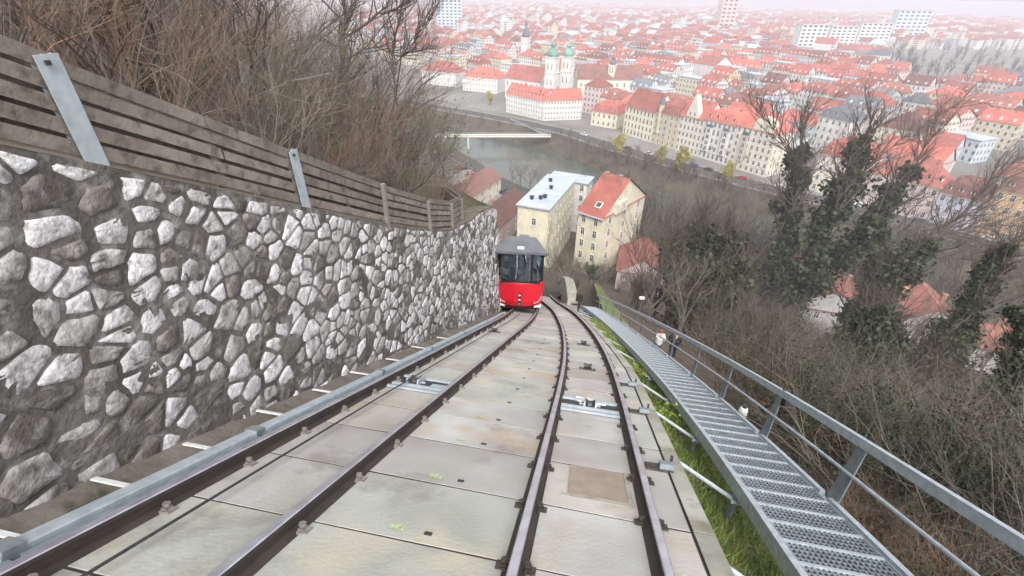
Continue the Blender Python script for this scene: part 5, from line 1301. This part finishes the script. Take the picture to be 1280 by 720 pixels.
# ---------------- trees of the town and river banks
def tree_proto(seed, h, mat, leaf=None, kids=(7, 6, 5)):
    rs = random.Random(seed); mb = MB(); nodes = []
    grow(mb, Vector((0, 0, -.3)), Z, h * .5, h * .022, 0, 3, rs, nodes, .12, .08, kids, 6, .62, .8)
    lm = MB()
    if leaf: leaves(lm, [(a, .55) for a, b, l in nodes if l >= 1], leaf[2], leaf[1], rs)
    return mb.mesh('trunk', mat), (lm.mesh('crown', leaf[0]) if leaf else None)
TPR = {'bare': [tree_proto(60 + i, 11, m_twig_g) for i in range(3)], 'dark': [tree_proto(70 + i, 10, m_twig_d) for i in range(2)], 'willow': [tree_proto(80, 10, m_twig_d, (m_willow, 4200, .40))], 'ever': [tree_proto(90, 10, m_twig_d, (m_ever, 4200, .5))]}
def tree(kind, p, sc, label, group, name=None):
    tr, lf = R.choice(TPR[kind]); wm = Matrix.Translation(p) @ Matrix.Rotation(R.random() * 6.28, 4, 'Z') @ Matrix.Scale(sc, 4)
    root = empty(name or ('bare_tree' if kind in ('bare', 'dark') else kind + '_tree'), p, label, 'tree', group)
    put('trunk' if lf else 'branches', tr, root, wm)
    if lf: put('crown', lf, root, wm)
for x, y, sc, lb in ((772, 196, .95, 'yellow budding tree before the window strip block'), (824, 208, .8, 'slim yellow budding tree before the turret block'), (850, 218, 1.05, 'broad yellow budding tree before the pointed gable'), (905, 232, .85, 'yellow budding tree before the arched window block'), (612, 132, .8, 'yellow budding tree at the end of the footbridge ramp'), (1275, 320, .8, 'yellow budding tree before the orange house')):
    tree('willow', G(x, y), sc * 1.35, lb, 'budding street trees')
for x, y, sc in ((700, 172, 1.0), (712, 176, 1.1), (722, 180, .9), (742, 190, .8), (790, 205, .8), (872, 226, .9), (935, 236, .9), (1090, 285, .8), (1140, 295, .9), (1195, 305, .8), (1225, 330, .8), (1020, 262, .8)):
    tree('bare', G(x, y), sc * .8, 'leafless grey street tree ' + near_phrase(G(x, y), TOWN_MARKS), 'leafless trees on the far bank street', 'street_tree')
for x, y, sc in ((650, 236, 1.5), (662, 243, 1.7), (640, 230, 1.3), (672, 240, 1.4)): tree('bare', G(x, y), sc, 'leafless grey tree beside the quay road behind the station building', 'leafless trees on the quay')
for x, y in ((1070, 80), (988, 118)): tree('ever', G(x, y), 1.2, 'dark evergreen tree among the hazy red roofs', 'evergreens among the roofs')
for k in range(46):
    for _ in range(30):
        x = R.uniform(740, 1290); y = R.uniform(75, 300); p = G(x, y)
        if bank_dist(p.x, p.y) > 45 and not any((Vector((p.x, p.y)) - Vector((z.x, z.y))).length < r for z, r in ZONES) and not any((p - c[0]).length < 9 for c in cand[:300]): break
    else: continue
    tree(R.choice(('bare', 'dark')), p, R.uniform(.6, .95), 'leafless courtyard tree ' + near_phrase(p, TOWN_MARKS).replace('opposite', 'behind'), 'courtyard trees', 'courtyard_tree')
# bank scrub
bank_me = [bush_mesh(100 + i, 4.2, 8, .6, m_twig_g, r=.05, kids=(6, 5), wig=.2) for i in range(2)] + [bush_mesh(110, 4.0, 8, .6, m_twig_o, r=.05, kids=(6, 5))]
n = 0
for _ in range(2500):
    if n >= 230: break
    i = R.randrange(4, 12); f = R.random(); a, b = Vector(P_top[i]), Vector(P_top[i + 1]); c, d = Vector(Q_w[i]), Vector(Q_w[i + 1]); g = R.random() * .92
    p = (a.lerp(b, f)).lerp(c.lerp(d, f), g); P = Vector((p.x, p.y, (ZW - .6) * g))
    q = proj(P)
    if q is None or q[0] < 560 or q[0] > 1330: continue
    if q[0] < 690 and R.random() < .5: continue
    place_bush(R.choice(bank_me), P, R.uniform(.8, 1.45), 'bank_scrub', 'leafless grey scrub on the far river bank ' + near_phrase(P, TOWN_MARKS[:12]), 'scrub on the far river bank'); n += 1
n = 0
for _ in range(3000):
    if n >= 110: break
    x = R.uniform(740, 1300); y = R.uniform(245, 440); p = hill_hit(x, y)
    if p.z > 24 or (p.z < .05 and (bank_dist(p.x, p.y) > -58 or any((Vector((p.x, p.y)) - Vector((z.x, z.y))).length < r * .9 for z, r in ZONES))): continue
    if any((Vector((p.x, p.y)) - Vector((z.x, z.y))).length < r * .75 for z, r in ZONES): continue
    place_bush(R.choice(bank_me), p, R.uniform(.8, 1.5), 'foothill_scrub', 'leafless scrub at the foot of the hill ' + near_phrase(p, FOOT_MARKS), 'scrub at the foot of the hill'); n += 1
for x, y, sc, kd, lb in ((850, 300, 1.0, 'ever', 'olive dark evergreen at the foot of the hill below the apartment row'), (885, 315, .9, 'ever', 'dark evergreen at the foot of the hill beside the ivy tree'), (905, 290, .8, 'ever', 'small evergreen between hill foot and river')):
    p = hill_hit(x, y + 60); tree(kd, p, sc, lb, None)

n = 0
for _ in range(900):
    if n >= 70: break
    i = R.randrange(6, 12); f = R.random(); g = R.random() * .55; p = Vector(P_top[i]).lerp(Vector(P_top[i + 1]), f).lerp(Vector(Q_w[i]).lerp(Vector(Q_w[i + 1]), f), g); P = Vector((p.x, p.y, (ZW - .6) * g)); q = proj(P)
    if q is None or q[0] < 745 or q[0] > 1320: continue
    tree(R.choice(('bare', 'dark')), P, R.uniform(.6, .95), 'leafless tree rooted on the far river bank ' + near_phrase(P, TOWN_MARKS[:12]), 'trees on the far river bank', 'bank_tree'); n += 1
# leafless riverside trees on the near bank
n = 0; used = []
for _ in range(6000):
    if n >= 270: break
    i = R.randrange(7, 13); f = R.random(); a, b = Vector(S_top[i]), Vector(S_top[i + 1]); p = a.lerp(b, f); d = (b - a).normalized(); p = p + Vector((d.y, -d.x)) * (R.uniform(1, 34) if R.random() < .5 else R.uniform(0, 9))
    P = Vector((p.x, p.y, max(0, hill_z(p.x, p.y)))); q = proj(P)
    if q is None or q[0] < 748 or q[0] > 1330: continue
    if any((p - v).length < 2.8 for v in used) or any((p - Vector((z.x, z.y))).length < r * .8 for z, r in ZONES): continue
    used.append(p); tree(R.choice(('bare', 'bare', 'dark')), P, R.uniform(1.2, 1.75), 'tall leafless tree on the near river bank ' + near_phrase(P, TOWN_MARKS[:10] + FOOT_MARKS[:6]), 'riverside belt of trees', 'riverside_tree'); n += 1
for k in range(26):
    x = 692 + 118 * R.random(); p = hill_hit(x, R.uniform(338, 356))
    if any((p.xy - Vector((z.x, z.y))).length < r * .8 for z, r in ZONES): continue
    place_bush(R.choice(dark_b + bank_me), p, R.uniform(1.0, 1.7), 'foothill_thicket', 'tangled thicket at the hill foot before the station houses', 'thickets before the station houses')
# bare trees on the lower right-hand slope
n = 0; used = []
for _ in range(3000):
    if n >= 75: break
    x = R.uniform(745, 1310); y = R.uniform(325, 470); P = hill_hit(x, y); dist = (P - CAM).length; u, t = to_ut(P.x, P.y)
    if 975 < x < 1185 and R.random() < .75: continue
    if dist < 38 or dist > 125 or t < WLs(34) + 6 or any((P - v).length < 3.2 for v in used): continue
    if any((P.xy - Vector((z.x, z.y))).length < r * .8 for z, r in ZONES): continue
    used.append(P); tree(R.choice(('bare', 'dark')), P, R.uniform(.65, 1.05), 'leafless tree on the lower slope ' + near_phrase(P, FOOT_MARKS), 'leafless trees on the lower slope', 'slope_tree'); n += 1
for x, y, sc, kd in ((13, 99, .55, 'bare'), (16, 103, .7, 'dark'), (20, 104, .75, 'bare'), (24, 105, .8, 'dark'), (28, 104, .8, 'bare'), (31, 106, .7, 'dark'), (18, 97, .5, 'ever'), (26, 98, .55, 'bare'), (22, 99, .5, 'bare'), (34, 100, .8, 'bare')):
    tree(kd, Vector((x, y, hill_z(x, y))), sc, ('leafless' if kd != 'ever' else 'evergreen') + ' tree at the hill foot in front of the yellow gabled house', 'trees before the gabled house', 'foothill_tree')
# ---------------- footbridge
bl, br = G(560, 171, -.6), G(684, 171, -.6); bd = (br - bl).normalized(); bs = Vector((-bd.y, bd.x, 0))
fb = empty('footbridge', bl, 'slim white footbridge crossing the river below the convent', 'bridge')
part('deck', MB().box(bl - bs * 1.5 - bd * 8, br - bl + bd * 10, bs * 3, Z * .35), m_trim, fb)
for sg in (-1.5, 1.5):
    part('railing', MB().box(bl + bs * sg - bd * 8 + Z * 1.6, br - bl + bd * 10, bs * .12, Z * .12).box(bl + bs * sg - bd * 8 + Z * .62, br - bl + bd * 10, bs * .05, Z * .45), m_white, fb)
for k in (.2,):
    c = bl.lerp(br, k); part('pier', MB().box(c - bs * 1.2 - bd * .5 + Z * -8, bd * 1.0, bs * 2.4, Z * 8), m_trim, fb)
ra, rb_ = G(682, 168, 0), G(640, 150, 0)
rp_ = empty('ramp', ra, 'pale sloping ramp leading up from the footbridge to the convent quay', 'ramp'); rd = (rb_ - ra)
part('deck', MB().box(ra + Z * .1, rd + Z * .5, Vector((-rd.y, rd.x, 0)).normalized() * 2.0, Z * .2), m_quay, rp_)
part('parapet', MB().box(ra + Z * .4, rd + Z * .5, Vector((-rd.y, rd.x, 0)).normalized() * .2, Z * .5), m_quay, rp_)

# ---------------- parked cars
CM = {'white': M('car_white', (.72, .72, .72), None, 1, .3, spec=.5), 'silver': M('car_silver', (.42, .44, .47), None, 1, .35, metal=.5), 'dark': M('car_dark', (.03, .035, .045), None, 1, .3, spec=.5), 'red': M('car_paint_red', (.5, .02, .03), None, 1, .3, spec=.5), 'blue': M('car_blue', (.04, .08, .22), None, 1, .3, spec=.5)}
def car_proto(mat):
    pr = [(-2.1, .35), (-2.1, .75), (-1.95, .92), (-1.1, 1.0), (2.0, .95), (2.12, .7), (2.12, .35)]
    body = MB().prism([(x, -.85, z) for x, z in pr], (0, 1.7, 0))
    body.add([(-1.15, -.78, .98), (1.75, -.78, .96), (1.25, -.62, 1.46), (-.45, -.62, 1.46), (-1.15, .78, .98), (1.75, .78, .96), (1.25, .62, 1.46), (-.45, .62, 1.46)], [(3, 2, 6, 7)])
    gl = MB().add([(-1.15, -.78, .98), (1.75, -.78, .96), (1.25, -.62, 1.455), (-.45, -.62, 1.455), (-1.15, .78, .98), (1.75, .78, .96), (1.25, .62, 1.455), (-.45, .62, 1.455)], [(0, 1, 2, 3), (5, 4, 7, 6), (4, 0, 3, 7), (1, 5, 6, 2)])
    return body.mesh('body', mat), gl.mesh('glazing', m_pane)
CP = {k: car_proto(m) for k, m in CM.items()}
wheel_me = MB().tube([(0, -.09, 0), (0, .09, 0)], .32, 12).mesh('wheel', m_black)
def parked(p, d, col, label, group):
    d = Vector((d.x, d.y, 0)).normalized(); s = Vector((-d.y, d.x, 0)); wm = frame_m(p, d, s, Z)
    r = empty('parked_car', p, label, 'car', group, rot=Matrix(((d.x, s.x, 0), (d.y, s.y, 0), (0, 0, 1))))
    put('body', CP[col][0], r, wm); put('glazing', CP[col][1], r, wm)
    for x in (-1.3, 1.35):
        for y in (-.8, .8): put('wheel', wheel_me, r, wm @ Matrix.Translation((x, y, .32)))
pts = offset_line(P_top, 10.8); cols = ['white', 'silver', 'dark', 'white', 'silver', 'blue', 'dark', 'white', 'red']
k = 0
for i in range(6, 12):
    a, b = Vector((*pts[i], .02)), Vector((*pts[i + 1], .02)); d = b - a; n = int(d.length / 6.4)
    for j in range(n):
        if R.random() < .22: continue
        c = cols[k % len(cols)]; k += 1
        parked(a + d * (j + .5) / n, d, c, '%s car parked on the riverside street %s' % (c, near_phrase(a + d * (j + .5) / n, TOWN_MARKS[:12])), 'cars along the riverside street')
pts = offset_line(S_top, -11.2)
for i in range(5, 8):
    a, b = Vector((*pts[i], .02)), Vector((*pts[i + 1], .02)); d = b - a; n = int(d.length / 3.0)
    for j in range(n):
        if R.random() < .25: continue
        c = R.choice(('red', 'white', 'dark', 'silver', 'red')); nn = Vector((-d.y, d.x, 0))
        parked(a + d * (j + .5) / n, nn, c, '%s car parked beside the quay road below the hill' % c, 'cars beside the quay road')
# ================================================================ HAZE
hz = MB().box((-4600, -900, -9.5), (9200, 0, 0), (0, 5900, 0), (0, 0, 9.5 + H + 22))
m_haze = bpy.data.materials.new('haze'); m_haze.use_nodes = True; nt = m_haze.node_tree; nt.nodes.clear()
out = nt.nodes.new('ShaderNodeOutputMaterial'); pv = nt.nodes.new('ShaderNodeVolumePrincipled')
pv.inputs['Color'].default_value = (.78, .765, .82, 1); pv.inputs['Density'].default_value = .00045; pv.inputs['Anisotropy'].default_value = .0
nt.links.new(pv.outputs[0], out.inputs['Volume'])
tag(part('haze', hz, m_haze, None), 'pale lilac haze lying over the town', 'haze', kind='stuff')
